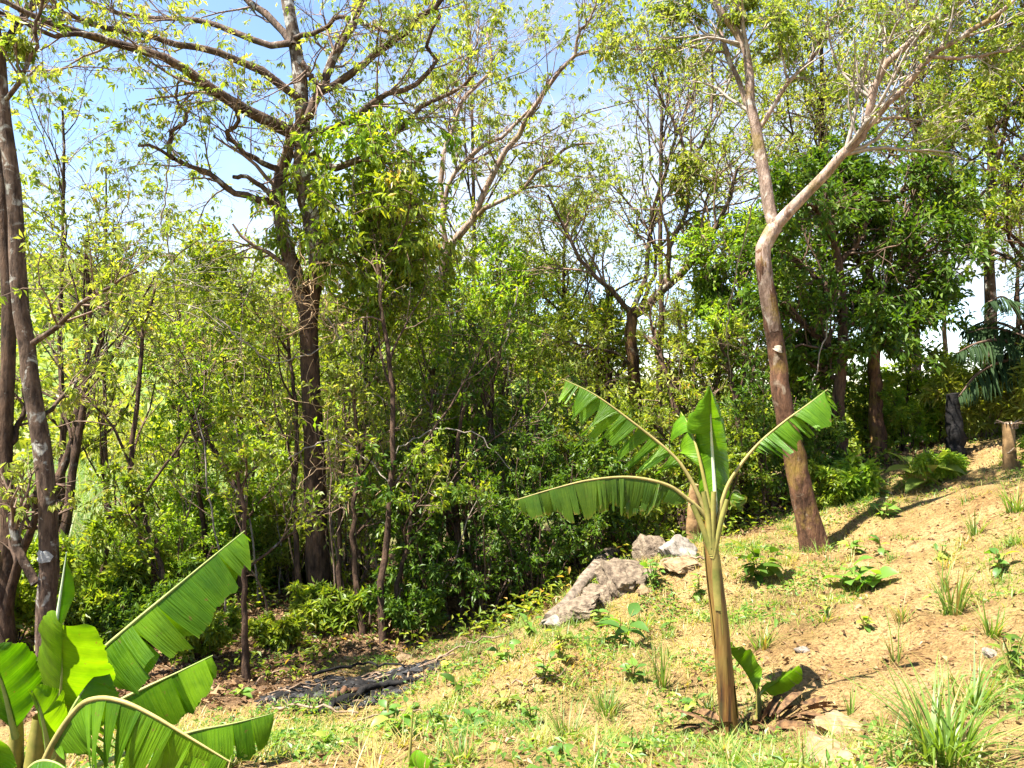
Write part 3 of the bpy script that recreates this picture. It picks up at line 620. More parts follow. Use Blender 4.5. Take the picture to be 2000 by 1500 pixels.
for lb, sp_, d0, d1, r0, r1, kind, nl in SAP:
    tk = trace(sp_, d0, d1, r0, r1, 18, 0.012)
    z = float(G(tk[0][0][0], tk[0][0][1]))
    if tk[0][0][2] > z + 0.02:  # root it
        tk = (np.vstack([[tk[0][0][0], tk[0][0][1], z], tk[0]]), np.r_[tk[1][0] * 1.1, tk[1]])
    n = 14; src = (catmull(tk[0], n), np.interp(np.linspace(0, 1, n), np.linspace(0, 1, len(tk[1])), tk[1]))
    lp, lr = spawn(src[0][None], src[1][None], nl, t0=0.35, t1=0.98, a0=25, a1=60, l0=0.2, l1=0.5, n=9, wob=0.14, up=0.12, rr=0.6, taper=0.3)
    build_tree('sapling', lb, tk, list(zip(lp, lr)) + [(tk[0][-6:], tk[1][-6:])], 'bark_low', dict(len=0.09, asp=0.4, droop=0.3, rand=0.65, keep=0.7, spread=0.05), 'twig', k2=6, k3=4, per=9, sec=dict(l0=0.3, l1=0.6), leafmat=kind, group='saplings of the wood', cat='sapling')

# thin bare stems that crowd the shaded undergrowth
STEMS = [(505,11.2),(530,10.4),(548,11.8),(590,11.6),(640,11.3),(655,10.2),(678,11.0),(722,10.5),(735,11.4),(776,10.7),(790,11.6),(815,11.0),(848,10.5),(862,11.5),(880,10.9),(925,10.6),(940,11.6),(1000,11.2),(350,11.2),(365,12.0),(438,10.6),(452,12.2),(300,12.0),(225,11.6),(1100,11.6),(1160,12.2)]
for px, d in STEMS:
    x = (px - 1000) / F * d; b0 = np.array([x, d, float(G(x, d))]); hgt = rng.uniform(1.4, 3.4); n = 12; u = np.linspace(0, 1, n)
    c = b0 + np.stack([rng.normal(0, 0.35) * u ** 1.3, rng.normal(0, 0.3) * u, hgt * u], -1); c[1:, :2] += np.cumsum(0.025 * rng.standard_normal((n - 1, 2)), 0); c[0, 2] -= 0.1
    root = empty('thin_stem', b0, 'thin bare stem in the shaded undergrowth around the forked trunk', 'sapling', 'thin bare stems of the undergrowth')
    rd = rng.uniform(0.010, 0.020) * (1 - 0.7 * u); limb_object('stem', root, b0, c, rd, M['twig'] if rng.random() < 0.6 else M['twig_grey'], 6, 0.08)
    p2, r2 = spawn(c[None], rd[None], 7, t0=0.3, t1=1, a0=25, a1=60, l0=0.12, l1=0.35, n=6, wob=0.2, up=0.15); p3, r3 = spawn(p2, np.maximum(r2, 0.003), 3, t0=0.3, l0=0.3, l1=0.7, n=4, wob=0.25, up=0.05); r3 = np.maximum(r3, 0.002)
    obj('twigs', mkmesh('twigs', loc_parts([(*tubes(p2, np.maximum(r2, 0.003), 4), None, 0, True), (*tubes(p3, r3, 3), None, 0, True)], b0), [M['twig']]), root)['kind'] = 'stuff'
    obj('foliage', mkmesh('foliage', loc_parts(foliage(p3, r3, dict(len=0.10, asp=0.4, rand=0.7, keep=0.7), 4), b0), [M[['olive', 'mid', 'fresh'][rng.integers(3)]]]), root)

# ================================================================== understory shrubs
def shrub(label, px, d, h, spread, kind, stems=9, k2=7, k3=5, per=15, ln=0.085, asp=0.42, name='understory_shrub', tw='twig_dark', cat='shrub', group='shrubs under the trees', shape='simple', py=None, droop=0.25, keep=0.95):
    sz_ = rng.uniform(0.75, 1.35); ln = ln * sz_; per = max(4, int(per / sz_))
    if py is not None: b = ground_hit(px, py)
    else: x = (px - 1000) / F * d; b = np.array([x, d, float(G(x, d))])
    root = empty(name, b, label, cat, group)
    n = 9; u = np.linspace(0, 1, n)[None, :, None]; K = stems
    az = rng.random(K) * 6.283; rad = spread * np.sqrt(rng.random(K)); hh = h * (0.55 + 0.5 * rng.random(K))
    st = np.stack([0.12 * np.cos(az) * spread, 0.12 * np.sin(az) * spread, np.full(K, -0.05)], -1)
    st[:, 2] += G(b[0] + st[:, 0], b[1] + st[:, 1]) - b[2]
    en = np.stack([np.cos(az) * rad, np.sin(az) * rad, hh], -1)
    A = st[:, None] + (en - st)[:, None] * u
    A[..., :2] *= (0.55 + 0.45 * u ** 0.7)
    A[:, 1:] += np.cumsum(0.03 * h / 2 * rng.standard_normal((K, n - 1, 3)), 1)
    Rr = (0.006 + 0.005 * h) * np.linspace(1, 0.3, n)[None] * np.ones((K, 1))
    p2, r2 = spawn(A, Rr, k2, t0=0.2, t1=1, a0=30, a1=75, l0=0.18, l1=0.36, n=6, wob=0.2, up=0.08, rr=0.6, taper=0.4); r2 = np.maximum(r2, 0.003)
    p3, r3 = spawn(p2, r2, k3, t0=0.2, t1=1, a0=30, a1=70, l0=0.35, l1=0.7, n=3, wob=0.2, up=0.05, rr=0.6, taper=0.5); r3 = np.maximum(r3, 0.002)
    obj('stems', mkmesh('stems', [(*tubes(A, Rr, 5), None, 0, True), (*tubes(p2, r2, 3), None, 0, True), (*tubes(p3, r3, 3), None, 0, True)], [M[tw]]), root)['kind'] = 'stuff'
    kp = rng.random(len(p3)) < keep
    obj('foliage', mkmesh('foliage', foliage(p3[kp], r3[kp], dict(len=ln, asp=asp, droop=droop, rand=0.7, shape=shape, spread=0.06, t0=0.05), per), [M[kind]]), root)
    return root
SH = [
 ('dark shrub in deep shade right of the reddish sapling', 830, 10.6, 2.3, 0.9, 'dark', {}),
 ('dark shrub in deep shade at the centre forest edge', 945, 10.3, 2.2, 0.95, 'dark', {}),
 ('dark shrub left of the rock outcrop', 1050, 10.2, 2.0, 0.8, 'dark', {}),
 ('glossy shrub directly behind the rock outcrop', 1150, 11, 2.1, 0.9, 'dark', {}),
 ('green shrub under the drooping left banana leaf', 1240, 11, 1.7, 0.8, 'mid', {}),
 ('green shrub behind the banana crown', 1330, 11.4, 2.0, 0.9, 'mid', {}),
 ('dark shrub between banana plant and pale trunk', 1420, 11.2, 2.0, 0.8, 'mid', {}),
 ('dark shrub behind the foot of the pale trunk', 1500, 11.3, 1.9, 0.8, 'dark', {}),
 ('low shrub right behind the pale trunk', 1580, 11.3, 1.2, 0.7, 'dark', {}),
 ('leafy shrub at the left foot of the forked trunk', 565, 11.8, 1.9, 0.9, 'olive', {}),
 ('bright broad-leaved shrub in the middle of the left wood', 430, 12, 3.0, 1.1, 'fresh', dict(ln=0.11, asp=0.5)),
 ('bright low shrub behind the long banana leaf', 330, 10.6, 1.45, 0.8, 'fresh', {}),
 ('green low shrub with narrow leaves right of the leaning trunk', 240, 10.2, 1.3, 0.7, 'mid', dict(asp=0.25, ln=0.12)),
 ('green low shrub at the foot of the leaning trunk', 160, 9.3, 0.8, 0.6, 'mid', dict(asp=0.25, ln=0.12)),
 ('low dark shrub in the bottom left behind the bananas', 260, 9.2, 0.75, 0.7, 'dark', {}),
 ('low shrub at the left edge behind the bananas', 30, 9.6, 1.2, 0.8, 'mid', {}),
 ('tangled olive shrub at the right foot of the forked trunk', 690, 11.6, 2.6, 0.9, 'olive', dict(per=5, tw='twig')),
 ('small shaded plant by the foot of the forked trunk', 640, 10.3, 0.6, 0.5, 'mid', dict(stems=7, asp=0.3)),
 ('small shaded plant left of the lone thin sapling', 400, 9.0, 0.55, 0.5, 'mid', dict(stems=7)),
 ('small shaded plant right of the lone thin sapling', 545, 9.6, 0.35, 0.4, 'mid', dict(stems=7)),
 ('small shaded plant behind the reddish sapling foot', 800, 9.9, 0.6, 0.5, 'dark', dict(stems=7)),
 ('tall green shrub behind the bent bare sapling', 500, 13.2, 4.2, 1.1, 'mid', {}),
 ('tall olive shrub behind the left saplings', 320, 13.5, 2.6, 1.0, 'olive', dict(per=6)),
 ('tall green shrub right behind the forked trunk', 680, 13.3, 4.2, 1.0, 'mid', {}),
 ('tall green shrub behind the reddish sapling', 800, 13, 4.3, 1.1, 'mid', {}),
 ('tall bright shrub in the centre of the wood', 920, 12.8, 4.4, 1.0, 'fresh', {}),
 ('tall green shrub right of centre', 1030, 12.8, 4.2, 1.0, 'mid', {}),
 ('tall shrub above the drooping left banana leaf', 1120, 13, 3.6, 1.0, 'olive', {}),
 ('bushy shrub beneath the mossy crooked limb', 1210, 12.8, 2.8, 0.9, 'mid', {}),
 ('bushy shrub behind the banana top', 1310, 13.2, 2.6, 0.9, 'olive', {}),
 ('bushy shrub left behind the pale trunk', 1430, 12.8, 3.4, 0.9, 'mid', {}),
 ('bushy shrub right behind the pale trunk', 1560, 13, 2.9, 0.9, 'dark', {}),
 ('rounded bush right of the reddish-brown dark trunk', 1800, 13.5, 1.5, 0.7, 'fresh', {}),
 ('leafy bush behind the charred stump', 1835, 13.4, 1.6, 0.6, 'mid', {}),
 ('low bush between the two dark trunks', 1690, 12.8, 1.4, 0.6, 'mid', {}),
 ('low bush right of the reddish-brown trunk foot', 1770, 12.6, 1.0, 0.6, 'fresh', {}),
 ('grey-green wispy bush behind the cut post', 1925, 12, 1.2, 0.8, 'olive', dict(asp=0.16, ln=0.16, tw='twig')),
 ('wispy bush at the right edge behind the cut post', 2020, 11.5, 1.3, 0.7, 'olive', dict(asp=0.16, ln=0.16, tw='twig')),
 ('low leafy bush at the foot of the thin black trunk', 1670, 10.5, 0.5, 0.45, 'fresh', dict(stems=7)),
 ('low leafy bush between pale trunk and thin black trunk', 1610, 10.6, 0.55, 0.5, 'mid', dict(stems=7)),
 ('low weedy bush on the slope crest below the charred stump', 1845, 10.2, 0.25, 0.4, 'fresh', dict(stems=8, asp=0.3)),
 ('small bush at the right end of the slope crest', 2045, 9.3, 0.3, 0.4, 'fresh', dict(stems=6, asp=0.25)),
]
for lb, px, d, h, s_, kind, op in SH: shrub(lb, px, d, h, s_, kind, **op)
# ================================================================== banana plants
def banana_mat(name, c0, c1, edge, trans=0.5, tint=(1.5, 1.5, 0.35), edge_at=0.97):
    m, t, o = mat(name); l = t.links.new
    uv = N(t, 'ShaderNodeUVMap'); at = N(t, 'ShaderNodeAttribute', attribute_name='rnd')
    sx = N(t, 'ShaderNodeSeparateXYZ'); l(uv.outputs[0], sx.inputs[0])
    cx = N(t, 'ShaderNodeCombineXYZ'); mu = N(t, 'ShaderNodeMath', operation='MULTIPLY'); l(sx.outputs[0], mu.inputs[0]); mu.inputs[1].default_value = 60; l(mu.outputs[0], cx.inputs[0])
    mv = N(t, 'ShaderNodeMath', operation='MULTIPLY'); l(sx.outputs[1], mv.inputs[0]); mv.inputs[1].default_value = 0.8; l(mv.outputs[0], cx.inputs[1])
    nz = N(t, 'ShaderNodeTexNoise', Scale=1.6, Detail=3.0); l(cx.outputs[0], nz.inputs['Vector'])
    ad = N(t, 'ShaderNodeMath', operation='MULTIPLY_ADD'); l(nz.outputs[0], ad.inputs[0]); ad.inputs[1].default_value = 0.7; l(at.outputs['Fac'], ad.inputs[2])
    r = ramp(t, [(0.3, c0), (1.1 if False else 1.0, c1)]); l(ad.outputs[0], r.inputs[0])
    # dry rim: v near 1 plus noise
    n2 = N(t, 'ShaderNodeTexNoise', Scale=9.0, Detail=4.0); l(uv.outputs[0], n2.inputs['Vector'])
    e = N(t, 'ShaderNodeMath', operation='MULTIPLY_ADD'); l(nz.outputs[0], e.inputs[0]); e.inputs[1].default_value = 0.55; l(sx.outputs[1], e.inputs[2])
    er = ramp(t, [((edge_at + 0.3) / 1.6, (0, 0, 0)), (min((edge_at + 0.46) / 1.6, 1), (1, 1, 1))])
    e2 = N(t, 'ShaderNodeMath', operation='DIVIDE'); l(e.outputs[0], e2.inputs[0]); e2.inputs[1].default_value = 1.6; l(e2.outputs[0], er.inputs[0])
    mx = N(t, 'ShaderNodeMix', data_type='RGBA'); l(er.outputs[0], mx.inputs[0]); l(r.outputs[0], mx.inputs[6]); mx.inputs[7].default_value = (*edge, 1)
    g0 = N(t, 'ShaderNodeNewGeometry'); n5 = N(t, 'ShaderNodeTexNoise', Scale=26.0, Detail=3.0, Roughness=0.6); l(g0.outputs['Position'], n5.inputs['Vector'])
    r5 = ramp(t, [(0.66, (0, 0, 0)), (0.72, (0.8, 0.8, 0.8))]); l(n5.outputs[0], r5.inputs[0])
    b5 = N(t, 'ShaderNodeMix', data_type='RGBA'); l(r5.outputs[0], b5.inputs[0]); l(mx.outputs[2], b5.inputs[6]); b5.inputs[7].default_value = (0.16, 0.12, 0.03, 1)
    n6 = N(t, 'ShaderNodeTexNoise', Scale=5.0, Detail=4.0, Roughness=0.6); l(g0.outputs['Position'], n6.inputs['Vector']); r6 = ramp(t, [(0.35, (0.62, 0.66, 0.6)), (0.65, (1.25, 1.15, 1.1))]); l(n6.outputs[0], r6.inputs[0])
    b6 = N(t, 'ShaderNodeMix', data_type='RGBA', blend_type='MULTIPLY'); b6.inputs[0].default_value = 1; l(b5.outputs[2], b6.inputs[6]); l(r6.outputs[0], b6.inputs[7]); mx = b6
    p = N(t, 'ShaderNodeBsdfPrincipled', Roughness=0.42); p.inputs['Specular IOR Level'].default_value = 0.32; l(mx.outputs[2], p.inputs['Base Color'])
    mul = N(t, 'ShaderNodeMix', data_type='RGBA', blend_type='MULTIPLY'); mul.inputs[0].default_value = 1; l(mx.outputs[2], mul.inputs[6]); mul.inputs[7].default_value = (*tint, 1)
    tr = N(t, 'ShaderNodeBsdfTranslucent'); l(mul.outputs[2], tr.inputs[0])
    bp = N(t, 'ShaderNodeBump', Strength=0.8, Distance=0.008); l(nz.outputs[0], bp.inputs['Height']); l(bp.outputs[0], p.inputs['Normal'])
    ms = N(t, 'ShaderNodeMixShader'); ms.inputs[0].default_value = trans; l(p.outputs[0], ms.inputs[1]); l(tr.outputs[0], ms.inputs[2]); l(ms.outputs[0], o.inputs[0])
    return m
M['banana'] = banana_mat('banana_leaf', (0.06, 0.165, 0.003), (0.16, 0.30, 0.007), (0.20, 0.20, 0.04), trans=0.42)
M['banana_pale'] = banana_mat('banana_leaf_young', (0.10, 0.22, 0.004), (0.18, 0.30, 0.006), (0.26, 0.28, 0.04), trans=0.6)
M['banana_dry'] = banana_mat('banana_leaf_drying', (0.05, 0.12, 0.006), (0.13, 0.21, 0.012), (0.26, 0.19, 0.05), edge_at=0.9, trans=0.5)
M['midrib'] = plain_mat('banana_midrib', (0.17, 0.22, 0.06), (0.28, 0.30, 0.10), 12, rough=0.5, bump=0.1)
M['midrib_tan'] = plain_mat('banana_midrib_tan', (0.20, 0.17, 0.055), (0.32, 0.25, 0.09), 12, rough=0.5, bump=0.1)
M['midrib_white'] = plain_mat('banana_midrib_pale', (0.34, 0.42, 0.24), (0.48, 0.52, 0.34), 12, rough=0.5, bump=0.1)
M['petiole'] = plain_mat('banana_petiole', (0.13, 0.14, 0.03), (0.27, 0.22, 0.06), 7, rough=0.5, bump=0.1)

def banana_leaf(root, base, mids, width, droop=(60, 60), curl=(15, 15), normal=None, tears=9, pet=0.15, mt='banana', rib='midrib', r0=0.018, gap=0.25, jit=10, wmul=(1, 1), cut=1.0, sweep=0.25, gpow=1.5, label=None, wave=0.014, name='leaf', blunt=0.5):
    n = 90; C = catmull(mids, n); T = np.gradient(C, axis=0); T = nrmz(T)
    seg = np.linalg.norm(np.diff(C, axis=0), axis=1); cum = np.r_[0, np.cumsum(seg)]; Ln = cum[-1]
    parts = []; uvs = []
    for si, sg in enumerate((1, -1)):
        tb = [pet]
        while tb[-1] < 0.985:
            tb.append(min(0.99, tb[-1] + (1 - pet) / tears * (0.2 + 0.85 * rng.exponential())))
        for a, b in zip(tb[:-1], tb[1:]):
            if b - a < 0.006: continue
            m_ = max(4, int((b - a) * 90)); u = np.linspace(a, b, m_); v = np.linspace(0, 1, 8)
            U, Vv = np.meshgrid(u, v, indexing='ij')
            uc = (a + b) / 2; gp = gap * (0.3 + rng.random()); Ue = uc + (U - uc) * (1 - gp * Vv ** gpow)
            f = U * (n - 1); i = np.clip(f.astype(int), 0, n - 2); w = (f - i)[..., None]
            pos = C[i] + (C[i + 1] - C[i]) * w; tt = nrmz(T[i] + (T[i + 1] - T[i]) * w)
            shift = (Ue - U)[..., None] * Ln * tt
            nh = np.array([0, 0, 1.0]) if normal is None else np.asarray(normal, float)
            side = nrmz(np.cross(tt, np.broadcast_to(nh, tt.shape))) * sg; nr = nrmz(np.cross(side, tt) * sg)
            s = np.clip((U - pet) / (1 - pet), 0, 1)
            wid = width * wmul[si] * np.minimum((s / 0.22 + 0.02) ** 0.6, 1) * (1 - np.clip((s - 0.5) / 0.5, 0, 1) ** 2.4) ** blunt
            wid = wid * (1 - (0.28 if tears > 7 else 0.08) * rng.random() ** 1.5) * (1 + 0.02 * rng.standard_normal(m_))[:, None]
            ph0 = np.radians(droop[si] + jit * rng.standard_normal()); cu = np.radians(curl[si] + 0.6 * jit * rng.standard_normal())
            ph = ph0 + cu * Vv
            ro = wid[..., None] * Vv[..., None]
            dirv = np.cos(ph)[..., None] * side - np.sin(ph)[..., None] * nr
            wv = wave * np.sin(U * Ln * 55 + 2 * rng.random())[..., None] * Vv[..., None] * nr * (0.4 + 0.6 * np.cos(ph)[..., None])
            wv = wv + 0.02 * (np.sin(U * Ln * 17 + 6 * si) * Vv ** 2)[..., None] * nr
            XX = pos + shift + ro * dirv + sweep * ro * tt + wv + 0.006 * nr
            idx = np.arange(m_ * 8).reshape(m_, 8)
            q = np.stack([idx[:-1, :-1], idx[1:, :-1], idx[1:, 1:], idx[:-1, 1:]], -1).reshape(-1, 4)
            if sg < 0: q = q[:, ::-1]
            parts.append((XX.reshape(-1, 3) - base, q, float(rng.random() * 0.35), 0, True)); uvs.append(np.stack([U * Ln, Vv], -1).reshape(-1, 2))
    o = obj(name, mkmesh(name, parts, [M[mt]], np.concatenate(uvs)), root)
    if label: o['label'] = label
    rr_ = r0 * (1 - 0.85 * np.linspace(0, 1, 40) ** 0.8)
    limb_object('midrib', o, base, catmull(mids, 40), rr_, M[rib], 7, 0.0)
    return o
def PP(spec, ds):
    q = ray(spec); ds = np.interp(np.linspace(0, 1, len(q)), np.linspace(0, 1, len(ds)), ds)
    return [P(a, b, c) for (a, b), c in zip(q, ds)]

def stem_mat():
    m, t, o = mat('banana_pseudostem'); l = t.links.new
    c = N(t, 'ShaderNodeTexCoord'); mp = N(t, 'ShaderNodeMapping'); mp.inputs['Scale'].default_value = (1, 1, 0.06); l(c.outputs['Object'], mp.inputs[0])
    n1 = N(t, 'ShaderNodeTexNoise', Scale=22.0, Detail=5.0, Roughness=0.6); l(mp.outputs[0], n1.inputs['Vector'])
    n2 = N(t, 'ShaderNodeTexNoise', Scale=5.0, Detail=4.0); l(c.outputs['Object'], n2.inputs['Vector'])
    r = ramp(t, [(0.36, (0.022, 0.011, 0.006)), (0.45, (0.10, 0.042, 0.011)), (0.57, (0.20, 0.115, 0.026)), (0.74, (0.28, 0.19, 0.065))]); l(n1.outputs[0], r.inputs[0])
    g = ramp(t, [(0.42, (0, 0, 0)), (0.62, (1, 1, 1))]); l(n2.outputs[0], g.inputs[0])
    mx = N(t, 'ShaderNodeMix', data_type='RGBA'); mm = N(t, 'ShaderNodeMath', operation='MULTIPLY'); l(g.outputs[0], mm.inputs[0]); mm.inputs[1].default_value = 0.22
    l(mm.outputs[0], mx.inputs[0]); l(r.outputs[0], mx.inputs[6]); mx.inputs[7].default_value = (0.15, 0.15, 0.035, 1)
    p = N(t, 'ShaderNodeBsdfPrincipled', Roughness=0.5); l(mx.outputs[2], p.inputs['Base Color'])
    b = N(t, 'ShaderNodeBump', Strength=0.6, Distance=0.01); l(n1.outputs[0], b.inputs['Height']); l(b.outputs[0], p.inputs['Normal']); l(p.outputs[0], o.inputs[0]); return m
M['pstem'] = stem_mat()
M['dryleaf'] = plain_mat('dead_banana_leaf', (0.035, 0.018, 0.009), (0.19, 0.105, 0.045), 25, bump=0.5)

# -- young banana plant on the slope
bb = ground_hit(1425, 1437); D = bb[1]
root = empty('banana_plant', bb, 'young banana plant with torn arching leaves on the bare slope', 'banana plant')
pth = np.array([bb - [0, 0, 0.1]] + PP('1424,1420 1414,1310 1404,1200 1393,1100 1388,1040 1388,1000', [D]))
pc = catmull(pth, 24); pr = np.interp(np.linspace(0, 1, 24), [0, 0.08, 0.35, 0.7, 0.9, 1], [0.068, 0.059, 0.05, 0.045, 0.042, 0.034])
limb_object('pseudostem', root, bb, pc, pr, M['pstem'], 16, 0.015)
for k in range(11):   # sheath flaps wrapped round the stem
    z0 = rng.uniform(0.1, 0.6); z1 = z0 + rng.uniform(0.25, 0.4); az = rng.random() * 6.28; m_ = 10; aw = rng.uniform(0.5, 1.0)
    uu = np.linspace(z0, min(z1, 0.97), m_); f = uu * 23; i = np.clip(f.astype(int), 0, 22); cc = pc[i] + (pc[i + 1] - pc[i]) * (f - i)[:, None]; rad = np.interp(uu, np.linspace(0, 1, 24), pr) * (1.04 + 0.02 * (k % 4)) + 0.003
    aa = np.linspace(-1, 1, 6)[None, :] * (aw * (1 - 0.75 * (np.linspace(0, 1, m_) ** 2)))[:, None] + az
    V = cc[:, None, :] + np.stack([np.cos(aa) * rad[:, None], np.sin(aa) * rad[:, None], 0 * aa], -1)
    idx = np.arange(m_ * 6).reshape(m_, 6); q = np.stack([idx[:-1, :-1], idx[:-1, 1:], idx[1:, 1:], idx[1:, :-1]], -1).reshape(-1, 4)
    obj('sheath', mkmesh('sheath', [(V.reshape(-1, 3) - bb, q, None, 0, True)], [M['pstem'] if k % 2 else M['petiole']]), root)
d = D
banana_leaf(root, bb, PP('1392,1045 1375,1005 1340,972 1300,946 1230,932 1150,938 1080,955 1006,977', [d, d - 0.02, d - 0.1]), 0.235, (84, 74), (4, 8), tears=22, pet=0.2, mt='banana_dry', rib='midrib_tan', r0=0.017, gap=0.25, jit=5, sweep=0.05, label='long drooping leaf with browned fringe')
banana_leaf(root, bb, PP('1390,1040 1372,985 1345,930 1310,885 1230,820 1160,770 1098,740', [d, d + 0.05, d + 0.15]), 0.27, (66, 78), (12, 12), tears=17, pet=0.3, mt='banana', rib='midrib_tan', r0=0.017, gap=0.8, gpow=0.55, jit=15, sweep=0.12, label='leaf torn into hanging strips')
banana_leaf(root, bb, PP('1398,1040 1396,960 1391,880 1387,800 1385,742', [d, d + 0.05, d - 0.2]), 0.30, (14, 18), (62, 66), normal=(-0.05, -1, -0.2), tears=4, pet=0.13, mt='banana', rib='midrib_white', r0=0.018, gap=0.12, jit=6, sweep=-0.5, label='upright leaf with pale midrib', blunt=2.0)
banana_leaf(root, bb, PP('1398,1040 1415,965 1438,920 1480,868 1530,825 1575,792 1617,760', [d, d - 0.05, d - 0.15]), 0.20, (70, 80), (10, 12), tears=13, pet=0.5, mt='banana', rib='midrib_tan', r0=0.017, gap=0.7, gpow=0.6, jit=15, sweep=0.1, label='right-hand leaf with torn hanging tip')
banana_leaf(root, bb, PP('1394,1040 1380,960 1362,880 1345,830 1330,805', [d, d + 0.1, d + 0.35]), 0.17, (55, 50), (20, 20), tears=4, pet=0.45, mt='banana', rib='petiole', r0=0.02, gap=0.2, jit=8, wmul=(0.5, 1), label='short leaf behind the upright leaf')
banana_leaf(root, bb, PP('1400,1035 1420,990 1432,960 1446,965 1450,1000', [d, d - 0.02]), 0.08, (70, 80), (20, 20), tears=4, pet=0.35, mt='banana_dry', rib='midrib_tan', r0=0.014, gap=0.5, jit=25, label='withered hanging leaf')
for s_ in ['1390,1080 1372,1030 1352,985', '1392,1090 1405,1030 1420,975', '1391,1085 1392,1020 1394,960', '1388,1070 1383,1010 1374,960']:
    pt, rr_ = trace(s_, d - 0.03, d - 0.02, 6.5, 5, 10); limb_object('petiole', root, bb, pt, rr_, M['petiole'], 9, 0.0)
# dead leaf bits round the foot
parts = []
for k in range(80):
    a = rng.random() * 6.28; r_ = rng.uniform(0.06, 0.36); p0 = bb + [r_ * math.cos(a) + 0.12, 0.5 * r_ * math.sin(a), 0]; p0[2] = float(G(p0[0], p0[1])) + rng.uniform(0, 0.06)
    dd = np.array([math.cos(a), math.sin(a), rng.uniform(-0.2, 0.9)]); n_ = 6; u = np.linspace(0, 1, n_)[:, None]; c = p0 + nrmz(dd) * u * rng.uniform(0.12, 0.34) - np.array([0, 0, 0.08]) * u ** 2
    w_ = 0.025 * np.sin(np.linspace(0.3, 2.9, n_))[:, None]; s_ = nrmz(np.cross(dd, rng.standard_normal(3)))
    V = np.vstack([c - s_ * w_, c + s_ * w_]); q = np.array([[i, i + 1, i + 1 + n_, i + n_] for i in range(n_ - 1)]); parts.append((V - bb, q, None, 0, True))
obj('dead_leaves', mkmesh('dead_leaves', parts, [M['dryleaf']]), root)['kind'] = 'stuff'

# -- its sucker
sb = ground_hit(1483, 1408)
root = empty('banana_sucker', sb, 'small banana sucker with two broad leaves at the foot of the young plant', 'banana plant')
d = sb[1]; pt, rr_ = trace('1484,1410 1482,1375 1480,1345', d, d, 8, 4, 8); limb_object('pseudostem', root, sb, pt, rr_, M['petiole'], 8, 0.02)
banana_leaf(root, sb, PP('1482,1380 1474,1345 1455,1310 1432,1280 1420,1258', [d, d + 0.02, d - 0.05]), 0.11, (25, 70), (15, 15), normal=(-0.7, -0.75, 0.2), tears=2, pet=0.2, mt='banana', r0=0.008, gap=0.05, jit=4, sweep=0.0, label='dark leaf of the sucker')
banana_leaf(root, sb, PP('1482,1370 1488,1352 1515,1335 1540,1318 1562,1300', [d, d - 0.05, d - 0.1]), 0.085, (30, 40), (20, 15), normal=(-0.2, -0.75, 0.8), tears=3, pet=0.15, mt='banana_pale', r0=0.008, gap=0.1, jit=6, sweep=0.1, label='sunlit leaf of the sucker')

